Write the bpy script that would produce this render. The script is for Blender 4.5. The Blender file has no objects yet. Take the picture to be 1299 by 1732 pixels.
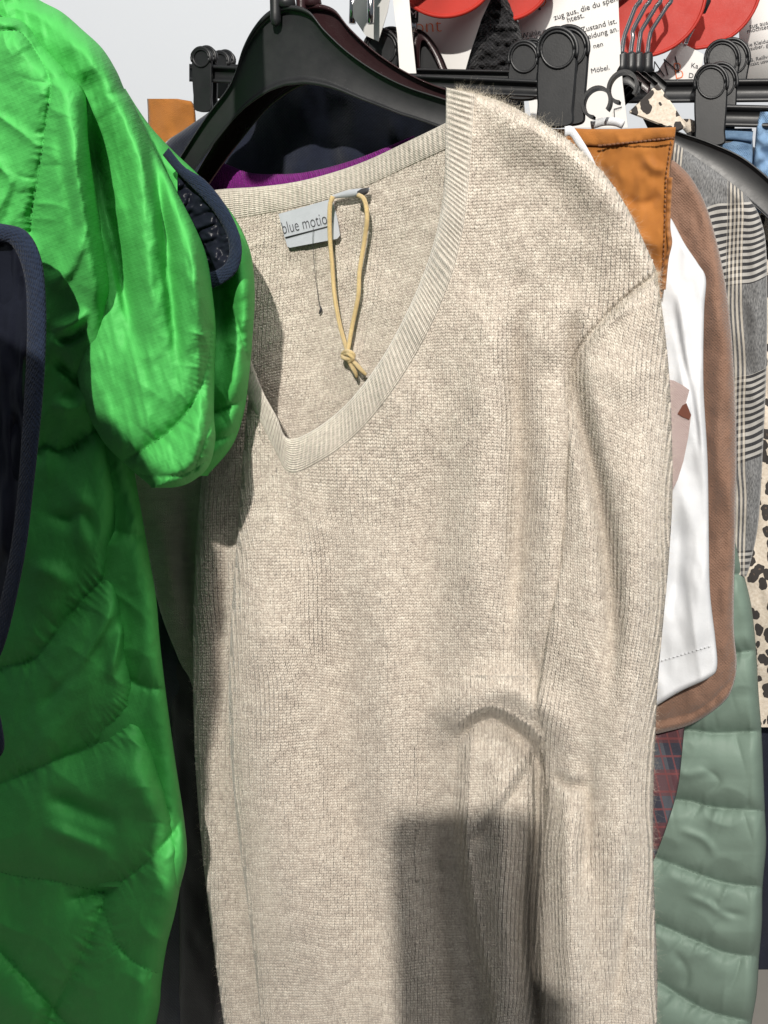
import bpy, bmesh, math, random
import numpy as np
from mathutils import Vector, Matrix

random.seed(7)
RNG = np.random.default_rng(7)
scene = bpy.context.scene
COL = scene.collection

# ------------------------------------------------------------------ camera
CAM = np.array([0.0, 0.0, 1.45])
PITCH = math.radians(18)
FPX = 1299.0                       # focal length in photo pixels (26 mm equivalent phone lens)
FWD = np.array([0, math.cos(PITCH), -math.sin(PITCH)])
UPV = np.array([0, math.sin(PITCH), math.cos(PITCH)])
RGT = np.array([1.0, 0, 0])
cd = bpy.data.cameras.new('camera')
cd.sensor_fit = 'HORIZONTAL'; cd.sensor_width = 36.0; cd.lens = 36.0
cd.clip_start = 0.01; cd.clip_end = 100
cam = bpy.data.objects.new('camera', cd); COL.objects.link(cam)
cam.location = CAM; cam.rotation_euler = (math.pi/2 - PITCH, 0, 0)
scene.camera = cam

# ------------------------------------------------------------------ light
world = bpy.data.worlds.new('World'); scene.world = world; world.use_nodes = True
bg = world.node_tree.nodes['Background']
bg.inputs[0].default_value = (0.80, 0.90, 1.0, 1); bg.inputs[1].default_value = 0.16
LDIR = 0.185*RGT - 0.43*UPV + FWD
LPOS = CAM - 1.5*LDIR
ld = bpy.data.lights.new('ceiling_spot', 'SPOT')
ld.energy = 268; ld.shadow_soft_size = 0.022; ld.spot_size = math.radians(80); ld.spot_blend = 0.5
ld.color = (1.0, 0.95, 0.875)
lo = bpy.data.objects.new('ceiling_spot', ld); COL.objects.link(lo)
lo.location = LPOS
lo.rotation_euler = Vector(CAM + 0.7*FWD - LPOS).to_track_quat('-Z', 'Y').to_euler()
pd = bpy.data.lights.new('overhead_fill', 'AREA'); pd.shape = 'RECTANGLE'; pd.size = 1.2; pd.size_y = 0.6  # soft fill lamp added overhead to give the shaded folds some shape
pd.energy = 32; pd.color = (1.0, 0.97, 0.93)
po = bpy.data.objects.new('overhead_fill', pd); COL.objects.link(po)
po.location = (0.5, -0.5, 3.1); po.rotation_euler = (Vector((0.0, 0.6, 1.2))-Vector(po.location)).to_track_quat('-Z', 'Y').to_euler()
vs = scene.view_settings
vs.view_transform = 'Standard'; vs.look = 'None'; vs.exposure = 0.0; vs.gamma = 1.0

# ------------------------------------------------------------------ placing
KS = 0.45      # the rail runs away to the right: slot s = Y + KS * X is constant over one hanging garment
def W(px, py, s):
    px = np.asarray(px, float); py = np.asarray(py, float)
    a = (px-649.5)/FPX; b = (866-py)/FPX
    d = a[..., None]*RGT + b[..., None]*UPV + FWD
    t = np.asarray(s)/(d[..., 1] + KS*d[..., 0])
    return CAM + d*t[..., None]

def spline(pts, n=None):
    P = np.array(pts, float)
    if len(P) < 3:
        n = n or 20
        return P[0] + (P[-1]-P[0])*np.linspace(0, 1, n)[:, None]
    E = np.vstack([2*P[0]-P[1], P, 2*P[-1]-P[-2]])
    out = []
    for i in range(1, len(E)-2):
        p0, p1, p2, p3 = E[i-1:i+3]
        for t in np.arange(0, 1, 1/12):
            out.append(0.5*((2*p1) + (-p0+p2)*t + (2*p0-5*p1+4*p2-p3)*t*t + (-p0+3*p1-3*p2+p3)*t**3))
    out.append(P[-1]); out = np.array(out)
    if n:
        L = np.r_[0, np.cumsum(np.linalg.norm(np.diff(out[:, :2], axis=0), axis=1))]
        q = np.linspace(0, L[-1], n)
        out = np.stack([np.interp(q, L, out[:, k]) for k in range(out.shape[1])], 1)
    return out

# lattice noise in numpy
_LAT = RNG.standard_normal((256, 256))
def noise(x, y, seed=0):
    x = np.asarray(x, float) + seed*17.31; y = np.asarray(y, float) + seed*9.77
    xi = np.floor(x).astype(int); yi = np.floor(y).astype(int)
    fx = x-xi; fy = y-yi
    fx = fx*fx*fx*(fx*(fx*6-15)+10); fy = fy*fy*fy*(fy*(fy*6-15)+10)
    g = lambda i, j: _LAT[(i) & 255, (j) & 255]
    return (g(xi, yi)*(1-fx)+g(xi+1, yi)*fx)*(1-fy) + (g(xi, yi+1)*(1-fx)+g(xi+1, yi+1)*fx)*fy
def fbm(x, y, seed=0, o=3):
    r = 0; a = 1.0
    for k in range(o):
        r = r + a*noise(x*2**k, y*2**k, seed+k*3); a *= 0.5
    return r
def ridged(x, y, seed=0):
    return 1-2*np.abs(np.tanh(noise(x, y, seed)))

PR = np.random.default_rng(77)
# folds: strokes given in photo pixels, heights in millimetres (plus = towards the viewer)
class Field:
    def __init__(self, s0): self.s0 = s0; self.st = []; self.fn = []; self.gain = 1.0
    def fold(self, pts, amp, w, kind='gauss'):
        self.st.append((spline(pts), amp, w, kind)); return self
    def seam(self, pts, amp, w, gather=1.0, lam=16, pull=1.0):
        P = spline(pts); self.st.append((P, -amp, (w, gather, lam), 'seam'))
        L = np.r_[0, np.cumsum(np.linalg.norm(np.diff(P, axis=0), axis=1))]
        q = 0.0
        while pull:
            q += PR.uniform(8, 30)
            if q > L[-1]: break
            c = np.array([np.interp(q, L, P[:, 0]), np.interp(q, L, P[:, 1])])
            c2 = np.array([np.interp(q+4, L, P[:, 0]), np.interp(q+4, L, P[:, 1])]); t = c2-c; t /= np.linalg.norm(t)+1e-9
            nn = np.array([-t[1], t[0]])*(1 if PR.uniform() < 0.5 else -1)
            ln = PR.uniform(18, 75)*pull; sk = PR.uniform(-0.5, 0.5)
            pts2 = [c+nn*2, c+nn*ln*0.5+t*sk*ln*0.3+t*PR.uniform(-4, 4), c+nn*ln+t*sk*ln*0.8]
            self.st.append((spline(pts2), PR.choice([-1, 1])*PR.uniform(0.9, 2.6)*pull, PR.uniform(3.5, 7.0), 'pull'))
        return self
    def add(self, f): self.fn.append(f); return self
    def __call__(self, X, Y):
        X = np.asarray(X, float); Y = np.asarray(Y, float)
        sh = X.shape; x = X.ravel(); y = Y.ravel()
        h = np.zeros(x.shape)
        for P, amp, w, kind in self.st:
            ww = w[0] if kind == 'seam' else w
            R = 4.2*ww if kind != 'step' else 6*ww
            lo_ = P.min(0)-R; hi = P.max(0)+R
            m = (x > lo_[0]) & (x < hi[0]) & (y > lo_[1]) & (y < hi[1])
            if not m.any(): continue
            xx = x[m]; yy = y[m]
            best = np.full(xx.shape, 1e9); tt = np.zeros(xx.shape); sg = np.ones(xx.shape)
            L = np.r_[0, np.cumsum(np.linalg.norm(np.diff(P, axis=0), axis=1))]
            for i in range(len(P)-1):
                a = P[i]; b = P[i+1]; d = b-a; l2 = d@d + 1e-9
                t = np.clip(((xx-a[0])*d[0]+(yy-a[1])*d[1])/l2, 0, 1)
                ex = xx-(a[0]+t*d[0]); ey = yy-(a[1]+t*d[1])
                dist = ex*ex+ey*ey
                q = dist < best
                best[q] = dist[q]; tt[q] = (L[i]+t*(L[i+1]-L[i]))[q]
                sg[q] = np.sign(d[0]*ey-d[1]*ex)[q]
            dist = np.sqrt(best); f = tt/L[-1]
            taper = np.clip(np.minimum(f, 1-f)/(0.12 if kind == 'step' else 0.34), 0, 1); taper = taper*taper*(3-2*taper)
            if kind == 'gauss': v = amp*taper*np.exp(-(dist/ww)**2)
            elif kind == 'pull': v = amp*(1-f)*np.clip(f/0.08, 0, 1)*np.exp(-(dist/ww))
            elif kind == 'crease': v = amp*taper*np.exp(-dist/ww)
            elif kind == 'line': v = amp*np.exp(-(dist/ww)**2)
            elif kind == 'step':      # a layer edge: left side of the stroke direction raised
                v = amp*taper*(-sg)*0.5*np.exp(-dist/(3*ww))*np.clip(dist/ww, 0, 1)
            else:
                _, g, lam = w
                jit = noise(tt/lam*0.9, dist*0+3.1, 5)
                v = amp*np.exp(-dist/ww)
                env = np.exp(-dist/(ww*0.55))*np.clip(dist/3, 0, 1)
                v = v + 0.8*g*env*(1-2*np.abs(np.sin(np.pi*(tt/lam*1.35)+3.0*jit + dist*0.05*jit)))*(0.6+0.5*noise(tt/40, dist*0+7, 2))
            h[m] += v
        r = self.s0 - h*1e-3*self.gain
        for f in self.fn: r = r + f(x, y)
        return r.reshape(sh)

# ------------------------------------------------------------------ object helpers
def link(o, parent=None):
    COL.objects.link(o)
    if parent is not None:
        o.parent = parent
        o.matrix_parent_inverse = Matrix.Translation(-Vector(parent.location))
    return o
def tag(o, label=None, cat=None, group=None, kind=None):
    if label: o['label'] = label
    if cat: o['category'] = cat
    if group: o['group'] = group
    if kind: o['kind'] = kind
    return o
def thing(name, label, cat, loc=(0, 0, 0), group=None):
    o = bpy.data.objects.new(name, None); o.empty_display_size = 0.05
    o.location = loc; COL.objects.link(o)
    return tag(o, label, cat, group)
def mesh_np(name, V, F, uv=None, mat=None, parent=None, smooth=True):
    V = np.asarray(V, float).reshape(-1, 3); F = np.asarray(F, np.int32)
    me = bpy.data.meshes.new(name)
    k = F.shape[1]
    me.vertices.add(len(V)); me.vertices.foreach_set('co', V.ravel())
    me.loops.add(F.size); me.loops.foreach_set('vertex_index', F.ravel())
    me.polygons.add(len(F)); me.polygons.foreach_set('loop_start', np.arange(0, F.size, k, dtype=np.int32))
    me.polygons.foreach_set('loop_total', np.full(len(F), k, np.int32))
    me.update(calc_edges=True)
    if uv is not None:
        l = me.uv_layers.new(name='UVMap')
        l.data.foreach_set('uv', np.asarray(uv, np.float32).reshape(-1, 2)[F.ravel()].ravel())
    me.polygons.foreach_set('use_smooth', np.full(len(F), smooth))
    me.validate(); me.update()
    if mat: me.materials.append(mat)
    o = bpy.data.objects.new(name, me)
    return link(o, parent)
def grid_faces(nr, nc, closed=False):
    i = np.arange(nr-1)[:, None]; j = np.arange(nc if closed else nc-1)[None, :]
    a = i*nc+j; b = i*nc+(j+1) % nc
    return np.stack([a, a+nc, b+nc, b], -1).reshape(-1, 4)

LAST = {}
def cloth(name, L, R, y0, y1, field, mat, parent, thick=0.03, step=4.0, roll=16, rdep=0.012, uvf=None, hole=None, ncol=None, back=True):
    """a hanging cloth tube: front surface between two outline curves, rounded at its edges, with a back"""
    Lp = spline(L); Rp = spline(R)
    ys = np.linspace(y0, y1, max(8, int((y1-y0)/step)))
    def ev(P):
        o = np.argsort(P[:, 1], kind='stable'); xs = np.interp(ys, P[o, 1], P[o, 0])
        return xs
    xl = ev(Lp); xr = ev(Rp); xr = np.maximum(xr, xl+1.0)
    ml = np.abs(np.gradient(xl, ys)); mr = np.abs(np.gradient(xr, ys))
    n = ncol or max(10, int((xr-xl).max()/step))
    u = np.linspace(0, 1, n); u = u - 0.06*np.sin(2*np.pi*u)
    X = xl[:, None] + (xr-xl)[:, None]*u[None]; Y = np.repeat(ys[:, None], n, 1)
    S = field(X, Y)
    e = np.minimum((X-xl[:, None])/np.sqrt(1+ml**2)[:, None], (xr[:, None]-X)/np.sqrt(1+mr**2)[:, None])
    q = np.clip(1-e/roll, 0, 1)
    S = S + rdep*(1-np.sqrt(np.clip(1-q*q, 0, 1)))
    def surf(x, y):
        a = np.interp(y, ys, xl); b = np.interp(y, ys, xr)
        e_ = np.minimum((x-a)/np.sqrt(1+np.interp(y, ys, ml)**2), (b-x)/np.sqrt(1+np.interp(y, ys, mr)**2))
        q_ = np.clip(1-e_/roll, 0, 1)
        return field(x, y) + rdep*(1-np.sqrt(np.clip(1-q_*q_, 0, 1))), (e_ > 2.5)
    LAST['surf'] = surf; LAST['box'] = (xl.min(), xr.max(), ys[0], ys[-1])
    nb = max(6, n//8)
    ub = np.linspace(1, 0, nb+2)[1:-1]
    Xb = xl[:, None] + (xr-xl)[:, None]*ub[None]; Yb = np.repeat(ys[:, None], nb, 1)
    wdt = np.clip((xr-xl)/80, 0.05, 1)[:, None]
    Sb = (S[:, -1:]*ub[None] + S[:, :1]*(1-ub[None])) + thick*wdt*np.sqrt(np.clip(4*ub*(1-ub), 0, 1))[None]
    XX = np.hstack([X, Xb]); YY = np.hstack([Y, Yb]); SS = np.hstack([S, Sb])
    V = W(XX, YY, SS)
    F = grid_faces(len(ys), n+nb, True)
    if not back: F = F[(F % (n+nb)).max(1) < n]
    uv = np.stack(uvf(XX, YY) if uvf else (XX/100, -YY/100), -1)
    if hole is not None:
        nc = n+nb
        cx = XX.ravel()[F].mean(1); cy = YY.ravel()[F].mean(1)
        isf = ((F % nc).max(1) < n)
        F = F[~(isf & inpoly(cx, cy, hole))]
    return mesh_np(name, V, F, uv, mat, parent)

def inpoly(x, y, P):
    P = np.asarray(P, float); r = np.zeros(x.shape, bool); j = len(P)-1
    for i in range(len(P)):
        xi, yi = P[i]; xj, yj = P[j]
        c = ((yi > y) != (yj > y)) & (x < (xj-xi)*(y-yi)/(yj-yi+1e-12)+xi)
        r ^= c; j = i
    return r

def band(name, A, B, prof, sf, mat, parent, n=80, ribs=0, ribamp=0.0, uvs=None, wob=0.0, caps=True, closed=True):
    """sweep a profile [(v, ds)] between two edge curves; v runs from curve A (0) to curve B (1)"""
    A = spline(A, n); B = spline(B, n)
    prof = np.array(prof, float)
    v = prof[:, 0][None]; ds = np.repeat(prof[:, 1][None], n, 0)
    X = A[:, :1]*(1-v)+B[:, :1]*v; Y = A[:, 1:2]*(1-v)+B[:, 1:2]*v
    mid = (A[:, :2]+B[:, :2])/2
    Lm = np.r_[0, np.cumsum(np.linalg.norm(np.diff(mid, axis=0), axis=1))]
    if ribs:
        ph = Lm/ribs + (wob*noise(Lm/60, Lm*0+2, 4) if wob else 0)
        cut = np.clip(1.6*np.sin(np.pi*np.clip(v, 0, 1)), 0, 1)*(prof[:, 1] < 0.004)[None]
        ds = ds - (ribamp*np.sin(2*np.pi*ph))[:, None]*cut
    S = sf(X, Y) + ds
    V = W(X, Y, S)
    F = grid_faces(n, len(prof), closed)
    uv = np.stack([np.repeat(Lm[:, None]/100, len(prof), 1), np.repeat(v*0.5, n, 0)], -1)
    if uvs: uv = np.stack([uv[..., 0]*uvs[0], uv[..., 1]*uvs[1]], -1)
    o = mesh_np(name, V, F, uv, mat, parent)
    if caps and closed:
        bm = bmesh.new(); bm.from_mesh(o.data)
        bmesh.ops.holes_fill(bm, edges=[e for e in bm.edges if e.is_boundary], sides=0)
        bm.to_mesh(o.data); bm.free()
    return o

def tube(name, P, r, mat, parent, sides=10, n=None, closed=False):
    """a round tube through world points"""
    P = spline(P, n) if n else np.array(P, float)
    r = np.broadcast_to(np.asarray(r, float), (len(P),)) if np.ndim(r) == 0 else np.interp(np.linspace(0, 1, len(P)), np.linspace(0, 1, len(r)), r)
    T = np.gradient(P, axis=0); T /= np.linalg.norm(T, axis=1)[:, None]+1e-12
    up = np.array([0.31, 0.2, 0.93]); N = np.cross(T, up); N /= np.linalg.norm(N, axis=1)[:, None]+1e-12
    B = np.cross(T, N)
    a = np.linspace(0, 2*np.pi, sides, endpoint=False)
    V = P[:, None] + r[:, None, None]*(np.cos(a)[None, :, None]*N[:, None]+np.sin(a)[None, :, None]*B[:, None])
    F = grid_faces(len(P), sides, True)
    uv = np.stack([np.repeat(np.linspace(0, 10, len(P))[:, None], sides, 1), np.repeat(a[None]/6.28, len(P), 0)], -1)
    o = mesh_np(name, V, F, uv, mat, parent)
    bm = bmesh.new(); bm.from_mesh(o.data)
    bmesh.ops.holes_fill(bm, edges=[e for e in bm.edges if e.is_boundary], sides=0)
    bm.to_mesh(o.data); bm.free()
    return o

def plate(name, pts, s, th, mat, parent, bev=0.0012, smoothpts=True, uvk=100):
    """an outline in photo pixels at slot s, extruded to a real thickness and bevelled"""
    P = np.array(pts, float)
    if smoothpts:
        P = spline(np.vstack([P, P[:1]]))[:-1]
    sv = s if np.ndim(s) == 0 else np.interp(P[:, 0], s[0], s[1])
    V = W(P[:, 0], P[:, 1], np.broadcast_to(sv, (len(P),)))
    bm = bmesh.new()
    vs_ = [bm.verts.new(v) for v in V]
    f = bm.faces.new(vs_)
    r = bmesh.ops.extrude_face_region(bm, geom=[f])
    off = Vector((KS, 1, 0)).normalized()*th
    for v in r['geom']:
        if isinstance(v, bmesh.types.BMVert): v.co += off
    bmesh.ops.recalc_face_normals(bm, faces=bm.faces[:])
    if bev:
        es = [e for e in bm.edges if len(e.link_faces) == 2 and e.calc_face_angle(0) > 1.0]
        bmesh.ops.bevel(bm, geom=es, offset=bev, segments=2, affect='EDGES', clamp_overlap=True)
    uvl = bm.loops.layers.uv.new('UVMap')
    for fc in bm.faces:
        for lp in fc.loops:
            c = lp.vert.co
            lp[uvl].uv = (c.x*20, c.z*20)
    me = bpy.data.meshes.new(name); bm.to_mesh(me); bm.free()
    for p in me.polygons: p.use_smooth = len(p.vertices) <= 4
    me.materials.append(mat)
    return link(bpy.data.objects.new(name, me), parent)

def text(name, body, px, py, s, ang, hpx, mat, parent, thin=0.0, align='LEFT', shear=0.0, xs=1.0, lift=0.0006):
    """flat print: lettering lying on a surface in the slot plane"""
    c = bpy.data.curves.new(name, 'FONT'); c.body = body; c.align_x = align
    c.resolution_u = 3; c.offset = thin; c.shear = shear
    c.materials.append(mat)
    o = bpy.data.objects.new(name, c)
    a = math.radians(ang)
    p = W(px, py, s-lift); pr = W(px+10*math.cos(a), py-10*math.sin(a), s-lift); pu = W(px-10*math.sin(a), py-10*math.cos(a), s-lift)
    r = Vector(pr-p); u = Vector(pu-p)
    k = hpx/10.0
    r = r*k*xs; u = u*k
    nrm = r.cross(u).normalized()
    M = Matrix(((r.x, u.x, nrm.x, p[0]), (r.y, u.y, nrm.y, p[1]), (r.z, u.z, nrm.z, p[2]), (0, 0, 0, 1)))
    COL.objects.link(o)
    # bake the shear-free frame
    bpy.context.view_layer.update()
    me = bpy.data.meshes.new_from_object(o)
    bpy.data.objects.remove(o)
    me.transform(M)
    o = bpy.data.objects.new(name, me)
    return link(o, parent)

# ------------------------------------------------------------------ materials
class NT:
    def __init__(self, name, rough=0.6, **kw):
        self.mat = bpy.data.materials.new(name); self.mat.use_nodes = True
        self.t = self.mat.node_tree; self.b = self.t.nodes['Principled BSDF']
        self.b.inputs['Roughness'].default_value = rough
        for k, v in kw.items(): self.b.inputs[k.replace('_', ' ')].default_value = v
    def n(self, typ, **kw):
        q = self.t.nodes.new(typ)
        for k, v in kw.items(): setattr(q, k, v)
        return q
    def l(self, a, b): self.t.links.new(a, b)
    def put(self, sock, v):
        if isinstance(v, (int, float)): sock.default_value = v
        elif isinstance(v, tuple): sock.default_value = v if len(v) == len(sock.default_value) else (*v, 1)
        else: self.l(v, sock)
    def m(self, op, a, b=0.0, c=0.0):
        q = self.n('ShaderNodeMath', operation=op)
        self.put(q.inputs[0], a); self.put(q.inputs[1], b); self.put(q.inputs[2], c)
        return q.outputs[0]
    def uv(self):
        q = self.n('ShaderNodeUVMap'); q.uv_map = 'UVMap'
        x = self.n('ShaderNodeSeparateXYZ'); self.l(q.outputs[0], x.inputs[0])
        return x.outputs[0], x.outputs[1]
    def xyz(self, x, y, z=0.0):
        q = self.n('ShaderNodeCombineXYZ'); self.put(q.inputs[0], x); self.put(q.inputs[1], y); self.put(q.inputs[2], z)
        return q.outputs[0]
    def noise(self, vec, scale, det=3, rough=0.55):
        q = self.n('ShaderNodeTexNoise'); q.inputs['Scale'].default_value = scale
        q.inputs['Detail'].default_value = det; q.inputs['Roughness'].default_value = rough
        if vec is not None: self.l(vec, q.inputs['Vector'])
        return q.outputs['Fac']
    def obj(self):
        return self.n('ShaderNodeTexCoord').outputs['Object']
    def ramp(self, f, stops, interp='LINEAR'):
        q = self.n('ShaderNodeValToRGB'); e = q.color_ramp.elements; q.color_ramp.interpolation = interp
        while len(e) < len(stops): e.new(0.5)
        for k, (p, c) in enumerate(stops): e[k].position = p; e[k].color = (*c, 1)
        self.l(f, q.inputs[0]); return q.outputs[0]
    def mix(self, f, a, b, mode='MIX'):
        q = self.n('ShaderNodeMix', data_type='RGBA', blend_type=mode)
        self.put(q.inputs[0], f); self.put(q.inputs[6], a); self.put(q.inputs[7], b)
        return q.outputs[2]
    def col(self, c): self.put(self.b.inputs['Base Color'], c)
    def bump(self, h, dist, strength=1.0, prev=None):
        q = self.n('ShaderNodeBump'); q.inputs['Distance'].default_value = dist; q.inputs['Strength'].default_value = strength
        self.l(h, q.inputs['Height'])
        if prev: self.l(prev, q.inputs['Normal'])
        self.l(q.outputs[0], self.b.inputs['Normal']); return q.outputs[0]

def knit_mat(name, light, dark, kind='stocking', sheen=0.35, bumpd=0.0022):
    t = NT(name, 0.9, Sheen_Weight=sheen, Sheen_Roughness=0.5)
    t.b.inputs['Specular IOR Level'].default_value = 0.15
    u, v = t.uv()                     # u in stitches across, v in rows
    wn = t.noise(t.xyz(u, v), 0.13, 2)
    u2 = t.m('ADD', u, t.m('MULTIPLY', t.m('SUBTRACT', wn, 0.5), 2.2))
    jn = t.noise(t.xyz(u, v), 0.9, 2)
    v2 = t.m('ADD', v, t.m('MULTIPLY', t.m('SUBTRACT', jn, 0.5), 0.9))
    fx = t.m('SUBTRACT', t.m('FRACT', u2), 0.5)
    a = t.m('MULTIPLY', t.m('ABSOLUTE', fx), 2.0)
    p = t.m('SUBTRACT', 1.0, t.m('POWER', t.m('ABSOLUTE', t.m('SUBTRACT', t.m('MULTIPLY', a, 2.0), 1.0)), 2.0))
    q = t.m('FRACT', t.m('ADD', v2, t.m('MULTIPLY', a, -0.8)))
    s = t.m('SUBTRACT', 1.0, t.m('POWER', t.m('ABSOLUTE', t.m('SUBTRACT', t.m('MULTIPLY', q, 2.0), 1.0)), 2.0))
    if kind == 'purl':
        p = t.m('ADD', 0.55, t.m('MULTIPLY', p, 0.45))
        h = t.m('MULTIPLY', p, s)
    else:
        h = t.m('MULTIPLY', t.m('POWER', p, 0.6), t.m('ADD', 0.35, t.m('MULTIPLY', s, 0.65)))
    # fuzz softens the stitches unevenly
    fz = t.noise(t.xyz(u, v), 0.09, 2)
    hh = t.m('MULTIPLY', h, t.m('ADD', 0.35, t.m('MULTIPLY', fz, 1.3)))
    fine = t.noise(t.xyz(t.m('MULTIPLY', u, 1.0), t.m('MULTIPLY', v, 1.0)), 2.3, 4, 0.75)
    hh = t.m('ADD', hh, t.m('MULTIPLY', fine, 0.75))
    # melange: yarn runs along the rows
    yarn = t.noise(t.xyz(t.m('MULTIPLY', u, 0.17), t.m('MULTIPLY', v, 0.30)), 1.0, 4, 0.65)
    spk = t.noise(t.xyz(t.m('MULTIPLY', u, 0.8), t.m('MULTIPLY', v, 1.1)), 1.0, 3, 0.7)
    f = t.m('ADD', t.m('MULTIPLY', yarn, 0.5), t.m('MULTIPLY', spk, 0.5))
    c = t.ramp(f, [(0.34, dark), (0.66, light)])
    occ = t.m('ADD', 0.52, t.m('MULTIPLY', hh, 0.42))  # shade in the gaps between stitches, multiplied into the base colour
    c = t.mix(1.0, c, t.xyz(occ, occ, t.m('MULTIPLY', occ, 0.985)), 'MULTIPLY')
    t.col(c)
    t.bump(hh, bumpd, 0.9)
    return t.mat

def nylon(name, c1, c2, rough=0.42, rip=0.12, scale=48):
    t = NT(name, rough)
    t.b.inputs['Specular IOR Level'].default_value = 0.18
    u, v = t.uv()
    n1 = t.noise(t.xyz(u, v), 1.6, 4)
    t.col(t.mix(n1, c1, c2))
    ur = t.m('ADD', t.m('MULTIPLY', u, 0.92), t.m('MULTIPLY', v, 0.38)); vr = t.m('SUBTRACT', t.m('MULTIPLY', v, 0.92), t.m('MULTIPLY', u, 0.38))
    gx = t.m('POWER', t.m('ABSOLUTE', t.m('SINE', t.m('MULTIPLY', ur, scale))), 8.0)
    gy = t.m('POWER', t.m('ABSOLUTE', t.m('SINE', t.m('MULTIPLY', vr, scale))), 8.0)
    g = t.m('MAXIMUM', gx, gy)
    w = t.noise(t.xyz(u, v), 9.0, 4, 0.6)
    b = t.bump(t.m('ADD', t.m('MULTIPLY', g, rip), t.m('MULTIPLY', w, 0.8)), 0.0009, 0.4)
    rr = t.m('ADD', rough-0.05, t.m('MULTIPLY', t.noise(t.xyz(u, v), 5.0, 3), 0.16))
    t.put(t.b.inputs['Roughness'], rr)
    return t.mat

def fabric(name, c1, c2, rough=0.85, scale=60, sheen=0.2, bump=0.0004, twill=False, patch=3.0):
    t = NT(name, rough, Sheen_Weight=sheen)
    t.b.inputs['Specular IOR Level'].default_value = 0.25
    u, v = t.uv()
    n1 = t.noise(t.xyz(u, v), patch, 5, 0.65)
    if twill:
        w = t.m('SINE', t.m('MULTIPLY', t.m('ADD', u, t.m('MULTIPLY', v, 0.7)), scale*3.0))
    else:
        w = t.m('MULTIPLY', t.m('SINE', t.m('MULTIPLY', u, scale*3)), t.m('SINE', t.m('MULTIPLY', v, scale*3)))
    fine = t.noise(t.xyz(u, v), scale*0.8, 3)
    f = t.m('ADD', t.m('MULTIPLY', n1, 0.6), t.m('ADD', t.m('MULTIPLY', fine, 0.4), t.m('MULTIPLY', w, 0.04)))
    t.col(t.ramp(f, [(0.3, c1), (0.7, c2)]))
    t.bump(t.m('ADD', t.m('MULTIPLY', w, 0.2), t.m('ADD', fine, t.m('MULTIPLY', n1, 2.0))), bump, 0.8)
    return t.mat

def plastic(name, c, rough=0.32, grain=0.0002):
    t = NT(name, rough)
    n1 = t.noise(t.obj(), 25, 4)
    t.col(t.mix(n1, c, tuple(min(1, x*1.7+0.003) for x in c)))
    t.put(t.b.inputs['Roughness'], t.m('ADD', rough-0.08, t.m('MULTIPLY', t.noise(t.obj(), 60, 6, 0.75), 0.34)))
    t.bump(t.noise(t.obj(), 900, 3), grain, 0.5)
    return t.mat

def plain(name, c, rough=0.6, var=0.12, scale=40, metal=0.0, bump=0.0):
    t = NT(name, rough, Metallic=metal)
    n1 = t.noise(t.obj(), scale, 5, 0.6)
    t.col(t.mix(n1, tuple(x*(1-var) for x in c), tuple(min(1, x*(1+var)) for x in c)))
    if bump: t.bump(n1, bump, 0.8)
    return t.mat

M = {}
CREAM = (0.62, 0.56, 0.47); TAUPE = (0.42, 0.36, 0.30)
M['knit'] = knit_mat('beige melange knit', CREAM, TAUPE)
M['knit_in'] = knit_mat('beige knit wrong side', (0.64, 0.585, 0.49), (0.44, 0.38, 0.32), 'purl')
def rib_mat():
    t = NT('beige rib knit', 0.9, Sheen_Weight=0.35)
    t.b.inputs['Specular IOR Level'].default_value = 0.15
    u, v = t.uv()
    st = t.noise(t.xyz(t.m('MULTIPLY', u, 34.0), t.m('MULTIPLY', v, 9.0)), 1.0, 4, 0.7)
    yarn = t.noise(t.xyz(t.m('MULTIPLY', u, 7.0), t.m('MULTIPLY', v, 26.0)), 1.0, 3, 0.6)
    lo_ = t.m('SINE', t.m('ADD', t.m('MULTIPLY', v, 190.0), t.m('MULTIPLY', st, 6.0)))
    f = t.m('ADD', t.m('MULTIPLY', st, 0.55), t.m('MULTIPLY', yarn, 0.45))
    t.col(t.ramp(f, [(0.33, (0.42, 0.368, 0.31)), (0.64, (0.74, 0.685, 0.59))]))
    t.bump(t.m('ADD', t.m('MULTIPLY', st, 1.6), t.m('MULTIPLY', lo_, 0.28)), 0.0012, 0.9)
    return t.mat
M['rib'] = rib_mat()
M['green'] = nylon('green ripstop nylon', (0.058, 0.345, 0.072), (0.070, 0.40, 0.090), 0.58, 0.14)
M['sage'] = nylon('sage nylon', (0.158, 0.220, 0.180), (0.190, 0.258, 0.212), 0.50, 0.05, 90)
M['navytrim'] = fabric('navy jersey binding', (0.006, 0.011, 0.026), (0.014, 0.024, 0.050), 0.95, 22, 0.05, 0.0012)
M['lining'] = nylon('black satin lining', (0.006, 0.007, 0.012), (0.014, 0.016, 0.026), 0.3, 0.02)
M['black'] = plastic('black hanger plastic', (0.008, 0.0085, 0.0095), 0.34, 0.00005)
M['blackmat'] = plastic('matt black clip plastic', (0.006, 0.0065, 0.0075), 0.36, 0.0001)
M['maroon'] = plastic('dark maroon plastic', (0.016, 0.006, 0.007), 0.22)
M['navy'] = fabric('navy wool', (0.004, 0.006, 0.014), (0.011, 0.015, 0.032), 0.95, 40, 0.25)
M['purple'] = knit_mat('purple knit', (0.36, 0.022, 0.36), (0.22, 0.014, 0.23), sheen=0.05)
M['darkplum'] = fabric('dark plum jersey', (0.003, 0.002, 0.003), (0.007, 0.004, 0.007), 0.95, 50)
M['orange'] = fabric('orange brown twill', (0.28, 0.098, 0.016), (0.40, 0.152, 0.028), 0.8, 75, 0.15, 0.0006, True)
M['thread'] = fabric('orange brown stitching', (0.16, 0.05, 0.008), (0.24, 0.08, 0.014), 0.8, 90)
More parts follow.
